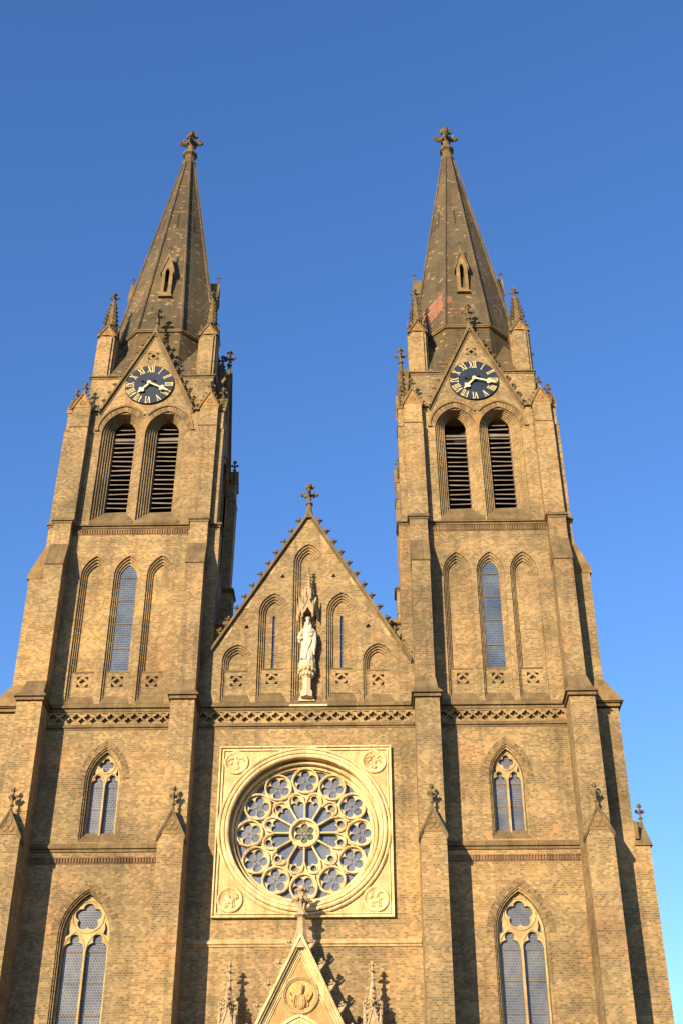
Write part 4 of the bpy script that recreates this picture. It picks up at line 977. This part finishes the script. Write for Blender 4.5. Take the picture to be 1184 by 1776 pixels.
# ------------------------------------------------------------------ portal gable and its pinnacles
pg = None
PZ, PS = 13.62, 2.05
m = M(); b0 = 8.6; hwb = (PZ-b0)/PS
m.plate([(-hwb, b0), (hwb, b0), (0, PZ)], [], -.90, -.02); pg = m.build('portal_gable', orangeD, CH)
m = M()
for a, b, y in ((-.255, -.225, -.935), (-.20, -.175, -.955), (-.175, -.125, -.915), (-.125, -.10, -.965), (-.10, -.05, -.925), (-.05, -.02, -1.06), (-.02, .012, -1.02), (.012, .06, -1.13), (.06, .10, -1.10)): m.chevron(0, PZ, PS, hwb+.1, a, b, y, -.05)
cop2 = m.build('gable_coping', cream, pg)
cm = M(); cm.crocket((0, 0, 0), 1, 0, .30, 2); cm.blob((.02, 0, -.10), (.07, .09, .09), 4, .25); cm.tube([(-.02, 0, -.12), (.10, -.07, -.04), (.18, -.10, .07)], [.05, .045, .03], 5); cm.tube([(-.02, 0, -.12), (.10, .07, -.04), (.18, .1, .07)], [.05, .045, .03], 5)
cm.blob((.19, -.10, .09), .045, 3); cm.blob((.19, .10, .09), .045, 5)
co = cm.build('crocket', portalS, cop2)
for e in (-1, 1):
    for i in range(7):
        t = .17+.335*i; q = co if (e == -1 and i == 0) else co.copy()
        if q is not co: COL.objects.link(q)
        q.parent = cop2; q.location = (e*(t+.11), -.95, PZ-PS*t+.12); q.rotation_euler = (0, -.25*0, 0 if e > 0 else PI)
m = M(); m.lathe([(.30, 13.3), (.20, 13.8), (.145, 14.1), (.13, 14.34), (.17, 14.38), (.25, 14.42), (.25, 14.47), (.16, 14.53), (.12, 14.7), (.16, 14.86), (.10, 14.98), (.11, 15.15), (.17, 15.28), (.1, 15.45), (.02, 15.5)], (0, -.85, 0), 8)
for q in range(8):
    a = q*PI/4; dx, dy = math.cos(a), math.sin(a); l = 1 if q % 2 == 0 else .72
    m.tube([(dx*.1, -.85+dy*.1, 14.55), (dx*.15, -.85+dy*.15, 14.8), (dx*.26*l, -.85+dy*.26*l, 14.92)], [.04, .045, .04], 5)
    m.blob((dx*.31*l, -.85+dy*.31*l, 14.93), (.075, .075, .06), q); m.blob((dx*.25*l, -.85+dy*.25*l, 15.0), (.06, .06, .05), q+8)
    m.blob((dx*.19*l, -.85+dy*.19*l, 15.29), (.07, .07, .06), q+3)
m.blob((0, -.85, 15.42), (.09, .09, .1), 9)
m.build('finial', portalS, cop2)
# medallion with a blessing figure in half length
m = M(); y = -.90; z0 = 11.80; x0 = .02
m.lathe([(.62, y+.01), (.62, y-.05), (.585, y-.085), (.55, y-.075), (.535, y-.045), (.50, y-.05), (.475, y-.02), (.46, y+.03)], (x0, 0, z0), 40, axis='y')
for q in range(32): a = q*PI/16; m.blob((x0+.515*math.cos(a), y-.055, z0+.515*math.sin(a)), .022, q)
m.build('medallion', trac, pg)
m = M(); m.lathe([(.47, y-.005), (.0, y-.004)], (x0, 0, z0), 40, axis='y'); m.build('medallion_field', apricot, pg)
m = M(); m.ell((x0, y-.07, z0+.20), (.10, .10, .135), 14); m.ell((x0, y-.03, z0+.27), (.135, .05, .10), 14); m.ell((x0, y-.09, z0+.08), (.07, .07, .11), 12); m.ell((x0, y-.16, z0+.20), (.018, .02, .035), 8)
m.ell((x0, y-.03, z0-.20), (.22, .10, .26), 16)
for e in (-1, 1):
    m.tube([(x0+e*.16, y-.03, z0+.0), (x0+e*.26, y-.04, z0-.16), (x0+e*.34, y-.06, z0-.02)], [.08, .08, .05], 8); m.ell((x0+e*.36, y-.06, z0+.04), (.04, .03, .07), 10)
    for q in range(3): m.tube([(x0+e*(.05+.06*q), y-.12, z0-.02), (x0+e*(.07+.07*q), y-.13, z0-.2), (x0+e*(.06+.08*q), y-.09, z0-.38)], .018, 5)
b = m.build('relief_figure', apricot, pg, smooth=True)
# archivolts at the foot of the gable, door arch below
for q, (w_, zt, y) in enumerate(((1.62, 11.22, -.95), (1.50, 11.08, -.92), (1.38, 10.95, -.96), (1.26, 10.80, -.93))):
    a = arch(0, w_, 6.5, 8.9, zt-8.9, 14); b = arch(0, w_-.09, 6.5, 8.9, zt-.10-8.9, 14)
    m = M(); A = [(x, y, z) for x, z in a]; B = [(x, y, z) for x, z in b]
    m.strip([(x, -.5, z) for x, z in a], A); m.strip(A, B); m.strip(B, [(x, -.5, z) for x, z in b]); m.build('archivolt', cream, pg)
m = M(); m.plate([(-2.9, 0), (2.9, 0), (2.9, 8.4), (-2.9, 8.4)], [arch(0, 1.2, .01, 5.0, 2.4)], -.86, -.03); m.build('portal_wall', cream, pg)
m = M(); m.box(-1.25, 1.25, -.3, -.2, 0, 8.0); m.build('door', louvM, pg)

def portal_pinnacle(px):
    py = -.66
    m = M(); r = .26; m.box(px-r, px+r, py-r, py+r, 0, 10.8); m.box(px-.3, px+.3, py-.3, py+.3, 8.3, 8.5)
    for ex in (-1, 1):
        for ey in (-1, 1): m.lathe([(.045, 8.5), (.045, 10.9), (.06, 11.0), (.01, 11.35)], (px+ex*.25, py+ey*.25, 0), 6)
    pp = m.build('portal_pinnacle', portalS, CH)
    m = M()
    for q in range(4):
        T = Matrix.Translation((px, py, 0)) @ Matrix.Rotation(q*PI/2, 4, 'Z'); mm = M()
        mm.plate([(-.25, 10.6), (.25, 10.6), (0, 11.42)], [], -.285, 0)
        for e in (-1, 1):
            mm.slope((e*.29, 10.5), (0, 11.50), -.04, .02, -.32, 0)
            for i in range(4): mm.blob((e*(.09+.06*i), -.29, 11.30-.22*i), .05, i+q); mm.crocket((e*(.06+.065*i), -.24, 11.38-.22*i), e, 0, .11, i)
        mm.blob((0, -.3, 11.56), .06, q)
        for e in (-1, 1): mm.blob((e*.06, -.3, 11.6), .04, q)
        m.add([T @ Vector(v) for v in mm.v], mm.f)
    m.build('gablet', portalS, pp)
    m = M(); m.lathe([(.22, 10.9), (.19, 11.3), (.17, 11.6), (.055, 12.34)], (px, py, 0), 8)
    for q in range(4):
        a = q*PI/2
        for z, r_, b in ((11.62, .24, .075), (11.74, .22, .05), (11.50, .24, .06), (12.06, .155, .055), (12.10, .125, .04), (11.88, .16, .035)):
            m.blob((px+r_*math.cos(a), py+r_*math.sin(a), z), b, q+int(z*7)); m.blob((px+r_*.9*math.cos(a+PI/4), py+r_*.9*math.sin(a+PI/4), z-.06), b*.7, q+int(z*5)) if z < 11.8 else None
    m.build('spirelet', portalS, pp)
    m = M(); m.lathe([(.055, 12.3), (.10, 12.34), (.10, 12.38), (.05, 12.42), (.045, 12.76), (.06, 12.8), (.055, 12.92), (.01, 12.96)], (px, py, 0), 8)
    for q in range(4):
        a = q*PI/2; dx, dy = math.cos(a), math.sin(a)
        m.tube([(px, py, 12.56), (px+dx*.12, py+dy*.12, 12.60)], .03, 5); m.blob((px+dx*.155, py+dy*.155, 12.61), (.055, .055, .045), q); m.blob((px+dx*.1, py+dy*.1, 12.64), .035, q+3)
        m.blob((px+dx*.09, py+dy*.09, 12.81), .035, q+5)
    m.build('finial', portalS, pp)
for px in (-2.38, 2.39): portal_pinnacle(px)
